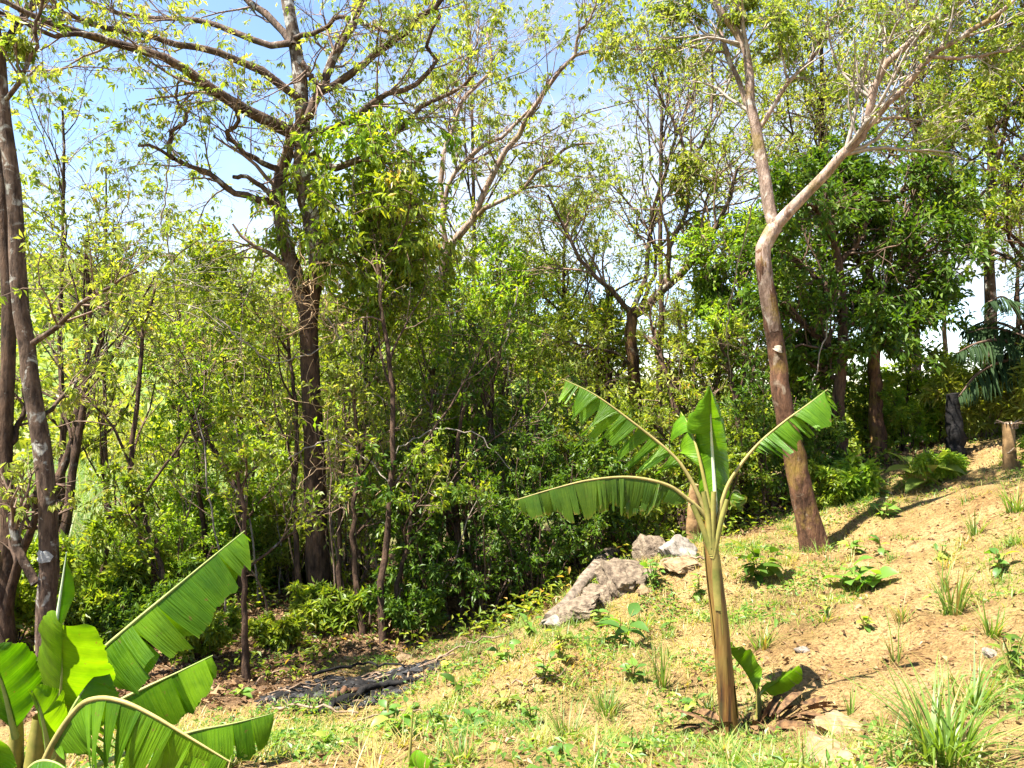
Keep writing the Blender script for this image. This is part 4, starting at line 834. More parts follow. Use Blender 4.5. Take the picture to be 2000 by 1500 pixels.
# -- banana clump, lower left
cb_ = np.array([(60 - 1000) / F * 4.0, 4.0, 0]); cb_[2] = float(G(cb_[0], cb_[1]))
root = empty('banana_plant', cb_, 'leafy banana clump with bright backlit leaves in the lower left corner', 'banana plant')
for s_, r0_ in [('60,1640 66,1560 72,1470 78,1400', 26), ('20,1640 26,1560 30,1480 34,1400', 20), ('100,1650 104,1580 112,1500 118,1440', 20)]:
    pt, rr_ = trace(s_, 4.0, 3.95, r0_ * 1.3, r0_ * 0.5, 14); limb_object('pseudostem', root, cb_, pt, rr_, M['petiole'], 12, 0.02)
BL = [
 ('70,1480 110,1390 180,1290 250,1225 330,1158 400,1100 478,1037', [4.0, 4.0, 4.15], 0.28, dict(droop=(68, 62), curl=(8, 10), tears=9, pet=0.26, gap=0.2, jit=6, sweep=0.05, wave=0.012, label='long sunlit leaf rising to the right')),
 ('104,1500 110,1430 118,1370 123,1300 124,1216', [4.05, 3.95, 3.62], 0.23, dict(droop=(8, 10), curl=(12, 14), normal=(-0.15, -1, -0.5), tears=1, pet=0.1, gap=0.0, jit=3, mt='banana_pale', sweep=-0.08, label='upright glowing yellow-green leaf', wave=0.004, blunt=0.35)),
 ('78,1420 95,1330 108,1230 118,1160 130,1078', [4.1, 4.15, 4.2], 0.055, dict(droop=(70, 72), curl=(40, 40), tears=1, pet=0.35, gap=0, jit=2, rib='midrib_white', mt='banana_pale', r0=0.02, label='rolled pale new leaf')),
 ('70,1480 150,1420 230,1370 290,1340 350,1312 416,1280', [4.1, 4.4, 4.5], 0.25, dict(droop=(72, 60), curl=(8, 10), tears=3, pet=0.42, gap=0.06, jit=5, sweep=0.05, label='shaded leaf pointing to the ash heap')),
 ('60,1560 100,1460 150,1385 190,1364 240,1370 300,1398 370,1440 450,1488', [3.6, 3.4, 3.3], 0.36, dict(droop=(74, 70), curl=(8, 10), tears=12, pet=0.22, gap=0.2, jit=9, sweep=0.0, rib='midrib_tan', r0=0.022, label='arching front leaf with hanging pleats')),
 ('80,1560 180,1500 290,1455 380,1428 460,1412 538,1392', [3.9, 4.2, 4.4], 0.2, dict(droop=(70, 60), curl=(8, 10), tears=4, pet=0.5, gap=0.12, jit=6, sweep=0.05, label='low leaf tip reaching furthest right')),
 ('30,1440 20,1400 8,1350 -5,1310 -20,1270', [3.8, 3.7, 3.6], 0.17, dict(droop=(20, 25), curl=(20, 20), normal=(0.25, -0.8, 0.5), tears=1, pet=0.1, gap=0, jit=2, label='leaf cut off by the left edge')),
 ('100,1480 125,1420 150,1370 178,1330 205,1308', [3.75, 3.8, 3.9], 0.17, dict(droop=(30, 45), curl=(25, 20), normal=(-0.4, -0.8, 0.4), tears=2, pet=0.15, gap=0.05, jit=6, mt='banana_pale', label='folded leaf in the heart of the clump')),
 ('96,1500 92,1450 84,1410 76,1380 62,1350', [3.7, 3.6, 3.55], 0.13, dict(droop=(40, 40), curl=(25, 25), normal=(0.2, -0.9, 0.2), tears=1, pet=0.2, gap=0, jit=4, mt='banana_pale', label='small folded leaf low in the clump')),
 ('20,1600 40,1530 70,1490 110,1490 150,1520', [3.5, 3.3, 3.2], 0.17, dict(droop=(50, 60), curl=(15, 15), tears=3, pet=0.15, gap=0.1, jit=6, label='low leaf at the bottom edge')),
 ('10,1600 -10,1520 -20,1450 -60,1400 -130,1380', [3.9, 3.8, 3.6], 0.22, dict(droop=(55, 60), curl=(15, 15), tears=5, pet=0.15, gap=0.1, jit=6, label='leaf bending out of frame to the left')),
 ('40,1600 0,1560 -40,1500 -20,1440', [3.4, 3.2], 0.18, dict(droop=(30, 40), curl=(15, 15), tears=3, pet=0.15, gap=0.1, jit=6, label='short low leaf at the left edge')),
]
for sp_, ds, w_, op in BL:
    op = dict(op); dr = op.pop('droop'); cu = op.pop('curl'); banana_leaf(root, cb_, PP(sp_, ds), w_, dr, cu, **op)

# -- rolled banana shoot at the bottom edge
s0 = np.array([(800 - 1000) / F * 3.45, 3.45, 0]); s0[2] = float(G(s0[0], s0[1]))
root = empty('banana_shoot', s0, 'banana shoot with one small leaf and pointed spear at the bottom edge', 'banana plant')
zt = s0[2]
pt = catmull([s0 - [0, 0, 0.05], P(800, 1480, 3.45), P(803, 1440, 3.45), P(806, 1385, 3.46)], 12); limb_object('spear', root, s0, pt, np.linspace(0.012, 0.002, 12), M['petiole'], 8, 0.0)
banana_leaf(root, s0, [s0, P(800, 1500, 3.4), P(806, 1475, 3.36), P(820, 1468, 3.3), P(842, 1490, 3.2)], 0.06, (35, 45), (20, 20), tears=1, pet=0.15, mt='banana', r0=0.006, gap=0, jit=3, normal=(0.1, -0.5, 0.9))

# ================================================================== rocks, ash, logs, posts
M['rock'] = plain_mat('rock_grey_tan', (0.06, 0.042, 0.028), (0.215, 0.165, 0.112), 13, bump=1.0, rough=0.9, dist=0.04)
M['rock_pale'] = plain_mat('rock_pale', (0.08, 0.065, 0.048), (0.27, 0.235, 0.195), 9, bump=0.6, rough=0.9, dist=0.03)
M['rock_soil'] = plain_mat('rock_sandy', (0.13, 0.082, 0.04), (0.27, 0.19, 0.108), 14, bump=0.6, rough=0.95, dist=0.03)
import bmesh
def rock(label, px, py, w, h, mt, dep=None, name='rock', rot=0.0, sink=0.3, seed=0, group='stones on the slope'):
    b = ground_hit(px, py); rr_ = np.random.default_rng(seed + 90)
    sx = w / F * b[1] / 2; sz = h / F * b[1] / 2; sy = dep if dep else sx * 0.8
    bm = bmesh.new(); bmesh.ops.create_icosphere(bm, subdivisions=4, radius=1.0)
    co = np.array([v.co for v in bm.verts])
    pl = nrmz(rr_.standard_normal((30, 3))); dsp = np.ones(len(co))
    for q in pl: dsp = np.minimum(dsp, (0.58 + 0.34 * rr_.random()) / np.maximum(co @ q, 0.05))
    co = co * np.minimum(dsp, 1)[:, None]
    co = co * (1 + 0.34 * vnoise(co[:, 0] * 3 + co[:, 2], co[:, 1] * 3 - co[:, 2], 1.1, seed % 5) + 0.2 * vnoise(co[:, 0] * 9 + co[:, 2] * 5, co[:, 1] * 9 - 4 * co[:, 2], 1, 2))[:, None]
    c, s_ = math.cos(rot), math.sin(rot)
    co = co * [sx, sy, sz]; co = np.stack([co[:, 0] * c - co[:, 2] * s_, co[:, 1], co[:, 0] * s_ + co[:, 2] * c], -1); co[:, 2] += sz * (1 - 2 * sink)
    for v, q in zip(bm.verts, co): v.co = q
    me = bpy.data.meshes.new(name); bm.to_mesh(me); bm.free(); me.materials.append(M[mt])
    for p_ in me.polygons: p_.use_smooth = False
    o = obj(name, me, None, b); tag(o, label, 'rock', group); return o
rock('large weathered rock at the crest of the outcrop, tan and grey', 1215, 1140, 112, 98, 'rock', 0.5, seed=1, sink=0.4)
rock('white-topped boulder on the outcrop beside the brown stump foot', 1322, 1090, 80, 70, 'rock_pale', 0.28, seed=2, sink=0.36)
rock('brownish rock between the large rock and white boulder', 1272, 1095, 110, 80, 'rock', 0.35, seed=3, sink=0.4)
rock('flat sloping rock slab at the lower left of the outcrop', 1130, 1200, 120, 50, 'rock', 0.3, seed=4, rot=0.5, sink=0.3)
rock('small pale rock in front of the large rock', 1243, 1135, 40, 34, 'rock_pale', 0.14, seed=5)
rock('small tan rock below the outcrop', 1258, 1165, 34, 28, 'rock_soil', 0.1, seed=6)
rock('pale slab of stone at the bottom edge right of the banana plant', 1625, 1490, 130, 62, 'rock_soil', 0.28, seed=7, sink=0.42)
rock('half-buried round stone right of the banana shadow', 1640, 1425, 120, 50, 'rock_soil', 0.2, seed=8, sink=0.45)
rock('small white stone on bare soil right of the banana stem', 1567, 1276, 34, 16, 'rock_pale', 0.06, seed=9, sink=0.3)
rock('tiny stone beside the reddish sapling foot', 790, 1290, 36, 26, 'rock_soil', 0.1, seed=10)
rock('small stone half hidden by grass at the right edge', 1935, 1285, 34, 24, 'rock_pale', 0.07, seed=11)
rock('small stone at the lower end of the outcrop slab', 1080, 1222, 60, 26, 'rock_pale', 0.14, seed=12, sink=0.35)

rock('low tan rock half buried between the sloping slab and large rock', 1170, 1170, 90, 55, 'rock', 0.3, seed=21, sink=0.45)
rock('low brown rock buried at the right foot of the large rock', 1255, 1128, 80, 40, 'rock', 0.25, seed=22, sink=0.45)
rock('flat tan rock in the bank under the white-topped boulder', 1335, 1105, 100, 36, 'rock_soil', 0.25, seed=23, sink=0.45)
# loose stones and clods
def pebbles():
    K = 420; x = rng.uniform(-1.2, 5.5, K); y = rng.uniform(3.0, 9.8, K); r_ = 0.008 + 0.022 * rng.random(K) ** 3
    ico = np.array([[0, 0, 1], [0.9, 0, 0.3], [0.28, 0.85, 0.3], [-0.72, 0.53, 0.3], [-0.72, -0.53, 0.3], [0.28, -0.85, 0.3], [0, 0, -0.5]])
    fc = np.array([[0, 1, 2], [0, 2, 3], [0, 3, 4], [0, 4, 5], [0, 5, 1], [6, 2, 1], [6, 3, 2], [6, 4, 3], [6, 5, 4], [6, 1, 5]])
    V = ico[None] * (r_[:, None, None] * (0.6 + 0.8 * rng.random((K, 7, 3)))); V[..., 2] *= 0.7
    V = V + np.stack([x, y, G(x, y) + 0.2 * r_], -1)[:, None]
    return mkmesh('loose_stones', [(V.reshape(-1, 3), (fc[None] + 7 * np.arange(K)[:, None, None]).reshape(-1, 3), None, 0, False)], [M['rock_soil']])
tag(obj('loose_stones', pebbles()), 'small stones and clods scattered over the bare slope', 'stones', kind='stuff')

def log(label, spec_pts, r0, r1, m, cat='log', name='log', n=14, gn=0.012, group=None, k=9, jag=0.08):
    pts = np.asarray(spec_pts, float); c = catmull(pts, n); c[1:-1] += gn * rng.standard_normal((n - 2, 3)); base = c[0].copy()
    V, Q = tubes(c[None], np.linspace(r0, r1, n)[None], k, jag); nV = len(V)
    V = np.vstack([V, c[0], c[-1]]); caps = np.array([[nV, (i + 1) % k, i] for i in range(k)] + [[nV + 1, nV - k + i, nV - k + (i + 1) % k] for i in range(k)])
    o = obj(name, mkmesh(name, [(V - base, Q, None, 0, True), (V - base, caps, None, 0, False)], [M[m]]), None, base)
    return tag(o, label, cat, group)
def gpt(px, py, up=0.0):
    q = ground_hit(px, py); q[2] += up; return q
M['char'] = plain_mat('charred_wood', (0.002, 0.002, 0.002), (0.012, 0.010, 0.009), 18, bump=0.8)
M['deadwood'] = plain_mat('dead_wood', (0.09, 0.055, 0.035), (0.27, 0.19, 0.125), 14, bump=0.6)
M['burntwood'] = plain_mat('half_burnt_wood', (0.02, 0.012, 0.008), (0.14, 0.07, 0.035), 12, bump=0.8)
M['greywood'] = plain_mat('weathered_wood', (0.06, 0.045, 0.032), (0.22, 0.17, 0.125), 12, bump=0.9, dist=0.03)
M['post'] = plain_mat('cut_post_wood', (0.15, 0.085, 0.035), (0.31, 0.19, 0.085), 10, bump=0.6)
m, t, o = mat('ash'); l = t.links.new
c_ = N(t, 'ShaderNodeTexCoord'); n1 = N(t, 'ShaderNodeTexNoise', Scale=16.0, Detail=9.0, Roughness=0.8); l(c_.outputs['Object'], n1.inputs['Vector'])
r1 = ramp(t, [(0.38, (0.012, 0.011, 0.011)), (0.55, (0.05, 0.048, 0.047)), (0.66, (0.15, 0.147, 0.15)), (0.8, (0.28, 0.28, 0.28))]); l(n1.outputs[0], r1.inputs[0])
p = N(t, 'ShaderNodeBsdfPrincipled', Roughness=0.95); l(r1.outputs[0], p.inputs['Base Color']); b = N(t, 'ShaderNodeBump', Strength=1.0, Distance=0.04); l(n1.outputs[0], b.inputs['Height']); l(b.outputs[0], p.inputs['Normal']); l(p.outputs[0], o.inputs[0]); M['ash'] = m
ab = gpt(700, 1345)
na, nr_ = 72, 22; aa = np.linspace(0, 2 * np.pi, na + 1)[:-1]; rr_ = np.linspace(0.0, 1, nr_)
A_, R_ = np.meshgrid(aa, rr_, indexing='ij'); lob = 1 + 0.35 * np.sin(2 * A_ + 0.7) * 0.3 + 0.25 * vnoise(np.cos(A_) * 3 + 9, np.sin(A_) * 3 + 9, 0.8, 7) * 2
X = ab[0] - 0.05 + R_ * lob * np.cos(A_) * 0.66; Y = ab[1] + 0.0 + R_ * lob * np.sin(A_) * 0.6
Z = G(X, Y) - 0.02 * R_ ** 4 + (1 - R_ ** 2) * 0.015 * (1 + 1.4 * vnoise(X, Y, 0.16, 3)) + 0.03 * (1 - R_ ** 3) * vnoise(X, Y, 0.05, 5)
idx = np.arange(na * nr_).reshape(na, nr_); q = np.stack([idx[:, :-1], idx[:, 1:], np.roll(idx, -1, 0)[:, 1:], np.roll(idx, -1, 0)[:, :-1]], -1).reshape(-1, 4)[:, ::-1]
tag(obj('ash_heap', mkmesh('ash_heap', [(np.stack([X, Y, Z], -1).reshape(-1, 3) - ab, q[:, ::-1], None, 0, False)], [M['ash']]), None, ab), 'grey ash heap left by a small fire at the forest edge', 'ash')
K = 1700; a_ = rng.random(K) * 6.283; r_ = np.sqrt(rng.random(K)) * 1.05; x_ = ab[0] - 0.05 + 0.85 * r_ * np.cos(a_); y_ = ab[1] + 0.8 * r_ * np.sin(a_)
ico = np.array([[0, 0, 1], [0.9, 0, 0.3], [0.28, 0.85, 0.3], [-0.72, 0.53, 0.3], [-0.72, -0.53, 0.3], [0.28, -0.85, 0.3], [0, 0, -0.5]]); icf = np.array([[0, 1, 2], [0, 2, 3], [0, 3, 4], [0, 4, 5], [0, 5, 1], [6, 2, 1], [6, 3, 2], [6, 4, 3], [6, 5, 4], [6, 1, 5]])
V = ico[None] * (0.010 + 0.04 * rng.random(K) ** 3)[:, None, None] * (0.5 + rng.random((K, 7, 3))) * np.array([1.5, 1, 0.7]); V = V + np.stack([x_, y_, G(x_, y_) + 0.02 * (1 - np.minimum(r_, 1) ** 2) + 0.005], -1)[:, None]
FF = (icf[None] + 7 * np.arange(K)[:, None, None]).reshape(-1, 3); h_ = 10 * (K * 2 // 3)
tag(obj('charcoal_bits', mkmesh('charcoal_bits', [(V.reshape(-1, 3), FF[:h_], None, 0, False), (V.reshape(-1, 3), FF[h_:], None, 1, False)], [M['char'], M['ash']])), 'black charcoal bits and ash lumps on the burnt patch', 'charcoal', kind='stuff')
K = 90; a_ = rng.random(K) * 6.283; r_ = np.sqrt(rng.random(K)) * 1.1; c0_ = np.stack([ab[0] - 0.05 + 0.8 * r_ * np.cos(a_), ab[1] + 0.7 * r_ * np.sin(a_)], -1); z_ = rng.random(K) * 6.283; l_ = 0.05 + 0.2 * rng.random(K) ** 2
A = np.stack([np.concatenate([c0_ + (f_ * l_)[:, None] * np.stack([np.cos(z_), np.sin(z_)], -1), np.zeros((K, 1))], 1) for f_ in (-1, 0, 1)], 1); A[..., 2] = G(A[..., 0], A[..., 1]) + 0.015 + 0.03 * rng.random((K, 1)); A[:, 1, 2] += 0.01
V, Q = tubes(A, (0.004 + 0.010 * rng.random(K) ** 2)[:, None] * np.array([[1, 0.9, 0.6]]), 5, 0.1); h_ = len(Q) // 2
tag(obj('burnt_twigs', mkmesh('burnt_twigs', [(V, Q[:h_], None, 0, True), (V, Q[h_:], None, 1, True)], [M['char'], M['deadwood']])), 'burnt and dry twigs strewn over the ash patch', 'twigs', kind='stuff')
log('charred log lying across the front of the ash heap', [gpt(648, 1388, 0.05), gpt(690, 1372, 0.05), gpt(750, 1352, 0.06), gpt(812, 1335, 0.03)], 0.045, 0.02, 'char', group='burnt wood on the ash heap')
log('short half-burnt brown log at the left front of the ash heap', [gpt(640, 1378, 0.03), gpt(672, 1368, 0.05), gpt(705, 1362, 0.04)], 0.04, 0.025, 'burntwood', group='burnt wood on the ash heap')
log('thin charred stick along the back of the ash heap', [gpt(610, 1330, 0.06), gpt(700, 1318, 0.12), gpt(790, 1312, 0.06)], 0.018, 0.01, 'char', cat='stick', name='stick', group='burnt wood on the ash heap')
STK = [('long pale stick pointing at the ash heap from the left', '530,1392 600,1396 700,1400', 0.016), ('bent dry stick left of the ash heap', '520,1372 570,1352 640,1335', 0.014), ('dry stick right of the ash heap', '850,1300 900,1272 1000,1245', 0.012),
       ('thin forked twig standing right of the ash heap', '822,1345 826,1310 820,1290', 0.006), ('pale root along the top of the outcrop', '1290,1105 1340,1098 1400,1100', 0.018), ('dry curled stick near the lone thin sapling', '500,1340 540,1320 570,1325', 0.012),
       ('pale dry stick on the grass below the ash heap', '690,1420 760,1405 830,1400', 0.010), ('thin dry stalk on the soil below the right rocks', '1000,1345 1060,1338 1110,1322', 0.008)]
for lb, sp_, r_ in STK:
    q = [gpt(a, b_, 0.03 + 0.02 * (i % 2)) for i, (a, b_) in enumerate(ray(sp_))]
    if 'standing' in lb: q = [gpt(822, 1345, 0), gpt(822, 1345, 0.14) + [0.02, 0, 0], gpt(822, 1345, 0.28) + [-0.02, 0, 0]]
    log(lb, q, r_, r_ * 0.5, 'deadwood', cat='stick', name='stick', k=6, group='sticks on the ground')
log('weathered root-like log on the bank left of the rock outcrop', [gpt(1072, 1218, 0.02), gpt(1120, 1180, 0.06), gpt(1165, 1130, 0.10), gpt(1195, 1095, 0.1)], 0.07, 0.12, 'greywood', gn=0.02, jag=0.14)
# brown broken stump behind the banana crown
q = gpt(1352, 1062); log('short reddish broken stump behind the banana stem', [q - [0, 0, 0.1], q + [0.01, 0, 0.2], q + [0.0, 0, 0.45], q + [0.03, 0, 0.75]], 0.10, 0.06, 'post', cat='stump', name='tree_stump', gn=0.008)
q = gpt(1862, 905); d = 11.2; x = (1866 - 1000) / F * d; q = np.array([x, d, float(G(x, d))])
log('charred black stump on the slope crest at the right', [q - [0, 0, 0.1], q + [0, 0, 0.25], q + [-0.02, 0, 0.55], q + [-0.04, 0, 0.88]], 0.15, 0.085, 'char', cat='stump', name='tree_stump', gn=0.01)
q = gpt(1974, 915); pw = 12 / F * q[1]
root = empty('cut_post', q, 'short cut bamboo-like post standing on the bare slope at right edge', 'post')
hz = (915 - 828) / F * q[1]
def cyl(z0, z1, ra, rb, m, name, n=8, k=14, lump=0.03):
    c = np.stack([np.linspace(0, -0.03, n), np.zeros(n), np.linspace(z0, z1, n)], -1); V, Q = tubes(c[None], np.linspace(ra, rb, n)[None], k, lump); nV = len(V)
    V = np.vstack([V, c[-1]]); return obj(name, mkmesh(name, [(V, Q, None, 0, True), (V, np.array([[nV, nV - k + i, nV - k + (i + 1) % k] for i in range(k)]), None, 1, False)], [m, M['cut']]), root)
cyl(-0.1, hz, pw * 1.15, pw * 0.85, M['post'], 'shaft'); cyl(hz * 0.38, hz * 0.43, pw * 1.12, pw * 1.12, M['post'], 'node_ring', 4)
parts = []
for k in range(14):
    a = k / 14 * 6.283; c = np.array([[math.cos(a) * pw * 0.85, math.sin(a) * pw * 0.85, hz - 0.06], [math.cos(a) * pw * 1.1, math.sin(a) * pw * 1.1, hz + 0.01], [math.cos(a) * pw * (1.4 + rng.random()), math.sin(a) * pw * (1.4 + rng.random()), hz + rng.uniform(0, 0.05)]])
    V, Q = tubes(c[None], np.array([[0.014, 0.011, 0.004]]), 5); parts.append((V, Q, None, 0, True))
obj('frayed_rim', mkmesh('frayed_rim', parts, [M['deadwood']]), root)

# ================================================================== palm at the right edge
d = 11.5; x = (2035 - 1000) / F * d; pb = np.array([x, d, float(G(x, d))])
root = empty('palm_tree', pb, 'dark drooping palm at the right edge behind the cut post', 'palm')
top = P(2030, 690, d); limb_object('trunk', root, pb, catmull([pb - [0, 0, 0.2], (pb + top) / 2, top], 12), np.linspace(0.16, 0.11, 12), M['bark_low'], 12, 0.05)
FR = ['2025,690 1975,690 1930,718 1888,770', '2020,695 1985,645 1930,628 1882,645', '2020,690 1960,665 1910,670 1868,690', '2020,700 1960,705 1910,730 1872,775', '2025,690 1985,610 1960,580 1930,590', '2030,690 2040,600 2020,520 1990,480', '2040,690 2100,650 2160,680 2200,740', '2030,690 2000,660 1940,640 1890,650', '2030,690 2060,740 2100,800 2120,850']
for i, s_ in enumerate(FR):
    dd = rng.uniform(-0.8, 0.6); c, rr_ = trace(s_, d, d + dd, 5, 1.2, 30); K = 46; t_ = np.linspace(0.12, 0.99, K)
    p_, T_, _ = interp(c[None], rr_[None], np.zeros(K, int), t_); parts = []
    for sg in (1, -1):
        side = nrmz(np.cross(T_, [0, 0, 1.0])) * sg; dr = side * 0.8 + T_ * 0.55 + np.array([0, 0, -0.45]) + 0.12 * rng.standard_normal((K, 3))
        ln = 0.42 * np.sin(np.pi * np.clip(0.15 + 0.8 * t_, 0, 1)) + 0.08
        parts += leaf_parts(p_, dr, np.tile([0, 0, 1.0], (K, 1)) + 0.2 * rng.standard_normal((K, 3)), ln, np.full(K, 0.035), rng.random(K), 'lance', 0.4, 0.45)
    fo = obj('frond', mkmesh('frond', loc_parts(parts, pb), [M['palm']]), root); limb_object('rachis', fo, pb, c, rr_, M['twig_dark'], 5, 0.0)

# ================================================================== climbers
def vine(label, cpx, d, K, sx, sy, m, r_, name='dry_vine', coil=True, leafk=None):
    base = P(cpx[0], cpx[1], d); A = []
    for k in range(K):
        n = 12; p0 = base + rng.standard_normal(3) * [sx, 0.15, sy]; dv = nrmz(rng.standard_normal(3) * [1, 0.6, 1.0]); pts = [p0]
        for j in range(n - 1): dv = nrmz(dv + 0.45 * rng.standard_normal(3) * [1, 0.6, 1]); pts.append(pts[-1] + dv * rng.uniform(0.03, 0.07) * (1 + 2 * sy))
        A.append(pts)
    A = np.array(A); V, Q = tubes(A, np.full(A.shape[:2], r_), 4)
    return tag(obj(name, mkmesh(name, [(V - base, Q, None, 0, True)], [M[m]]), None, base), label, 'vine')
vine('dry straw-coloured vine tangle round the fork of the tall trunk', (603, 585), 10.75, 55, 0.16, 0.22, 'dryvine', 0.005)
vine('dry brown vine tangle right of the tall trunk', (680, 860), 10.9, 70, 0.3, 0.35, 'dryvine', 0.004)
vine('pale dry twig tangle in the left background bushes', (330, 700), 13.0, 60, 0.5, 0.25, 'dryvine', 0.005)
LN = [('545,395 500,520 470,640 480,760', 11, 11.4), ('700,250 690,420 720,560 705,700', 10.6, 11), ('870,300 850,480 880,640 860,800', 13, 12), ('1010,560 990,680 1000,800 985,900', 12, 11.6), ('330,300 320,430 345,560 330,690', 10.4, 11.6), ('180,560 230,640 300,690 380,700', 10, 11.5), ('420,620 520,700 600,690 700,640', 10.6, 10.9), ('640,620 720,760 800,800 880,760', 10.8, 11.4), ('760,900 840,840 930,850 1000,920', 10.4, 10.6), ('1500,300 1450,480 1420,640 1430,760', 9.2, 12), ('1640,560 1600,700 1585,820 1600,900', 11.2, 11.4), ('560,900 640,860 720,900 800,1000', 10.6, 10.2)]
for sp_, d0, d1 in LN:
    c, rr_ = trace(sp_, d0, d1, 1.6, 1.0, 22, 0.02); b_ = c[0].copy(); V, Q = tubes(c[None], rr_[None], 5, 0.1)
    tag(obj('liana', mkmesh('liana', [(V - b_, Q, None, 0, True)], [M['twig_grey']]), None, b_), 'thin woody vine looping between the stems of the wood', 'vine', 'thin vines between the trees')
# leafy climber clumps in crowns
def climber(label, px, py, d, sx, sz, K, kind='dark', ln=0.16):
    b = P(px, py, d); root = empty('climbing_plant', b, label, 'vine')
    n = 7; st = rng.standard_normal((26, 3)) * [sx * 0.45, sx * 0.4, sz * 0.45]; dv = nrmz(rng.standard_normal((26, 3))); A = st[:, None] + dv[:, None] * np.linspace(0, 0.5 * sx + 0.2, n)[None, :, None]; A[..., 2] -= 0.15 * np.linspace(0, 1, n) ** 2
    Rr = np.full((26, n), 0.006); p3, r3 = spawn(A, Rr, 6, t0=0.1, t1=1, l0=0.3, l1=0.6, n=4, grav=0.3)
    obj('stems', mkmesh('stems', [(*tubes(A, Rr, 4), None, 0, True), (*tubes(p3, r3, 3), None, 0, True)], [M['twig_dark']]), root)['kind'] = 'stuff'
    obj('foliage', mkmesh('foliage', foliage(p3, r3, dict(len=ln, asp=0.34, droop=0.6, rand=0.6, spread=0.08), K), [M[kind]]), root)
climber('glossy climber clump hanging in the forked tree right of its trunk', 715, 275, 10.7, 0.55, 0.35, 8, 'fresh', 0.13)
climber('dense glossy climber mass on the upper forked trunk, right side', 770, 430, 10.9, 1.0, 0.55, 10, 'mid', 0.14)
climber('dense glossy climber mass across the forked trunk below the crossing stems', 625, 445, 10.6, 0.9, 0.45, 9, 'mid', 0.13)
climber('small dark climber clump in the thin crown left of the pale fork', 1345, 320, 13.2, 0.25, 0.45, 7, 'olive', 0.12)
climber('dark climber clump hanging right of the mossy crooked limb', 1400, 570, 13, 0.25, 0.5, 7, 'dark', 0.12)
# ================================================================== weeds on the slope: each leaf a part
def weed_leaf(name, mt, asp, heart=False):
    n = 7; u = np.linspace(0, 1, n); w = np.sin(np.pi * np.clip(u ** 0.8, 0, 1)) * asp / 2; w[0] = 0.02 if not heart else asp * 0.3; w[-1] = 0
    c = np.stack([u, 0 * u, 0.10 * np.sin(u * 2.4) - 0.22 * u ** 2], -1); up = np.array([0, 0, 0.25])
    Lf = c + np.stack([0 * u, w, 0 * u], -1) + up * w[:, None]; Rt = c - np.stack([0 * u, w, 0 * u], -1) + up * w[:, None]
    V = np.vstack([c, Lf, Rt]); q = [[i, i + 1, n + i + 1, n + i] for i in range(n - 1)] + [[i + 1, i, 2 * n + i, 2 * n + i + 1] for i in range(n - 1)]
    return V, np.array(q), mt
WL = {}
for key, mt, asp, h in [('ovate', 'weed', 0.5, False), ('broad', 'weed', 0.8, True), ('narrow', 'weed', 0.26, False), ('dark', 'dark', 0.42, False), ('yellow', 'yellow', 0.45, False)]:
    V, q, mt = weed_leaf(key, mt, asp, h); WL[key] = [mkmesh('leaf', [(V, q, r_, 0, True)], [M[mt]]) for r_ in (0.1, 0.35, 0.6, 0.9)]
def weed(label, px, py, hpx, wpx, key, nl=12, stems=2, lnpx=30):
    b = ground_hit(px, py); s = b[1] / F; h = hpx * s; w = wpx * s; root = empty('broadleaf_weed', b, label, 'weed', 'weeds on the slope')
    az = rng.random(stems) * 6.28; n = 6; u = np.linspace(0, 1, n)[None, :, None]
    en = np.stack([np.cos(az) * w * 0.28, np.sin(az) * w * 0.28, h * (0.7 + 0.3 * rng.random(stems))], -1); A = en[:, None] * u; A[:, 1:] += 0.02 * h * rng.standard_normal((stems, n - 1, 3)); A[:, 0, 2] -= 0.03
    obj('stem', mkmesh('stem', [(*tubes(A, np.linspace(0.007, 0.003, n)[None] * np.ones((stems, 1)), 5), None, 0, True)], [M['petiole']]), root)
    for k in range(nl):
        i = k % stems; t_ = 0.25 + 0.75 * (k // stems + rng.random() * 0.5) / max(1, nl / stems); t_ = min(t_, 1.0); p_ = A[i, 0] + (A[i, -1] - A[i, 0]) * t_
        j = min(int(t_ * (n - 1)), n - 1); p_ = A[i, j]
        o = bpy.data.objects.new('leaf', WL[key][rng.integers(4)]); COL.objects.link(o); o.parent = root; o.location = p_
        L_ = lnpx * s * rng.uniform(0.7, 1.25); o.scale = (L_, L_, L_)
        o.rotation_euler = (rng.normal(0, 0.3), rng.normal(-0.25 + 0.5 * (1 - t_), 0.3), k * 2.4 + rng.normal(0, 0.4))
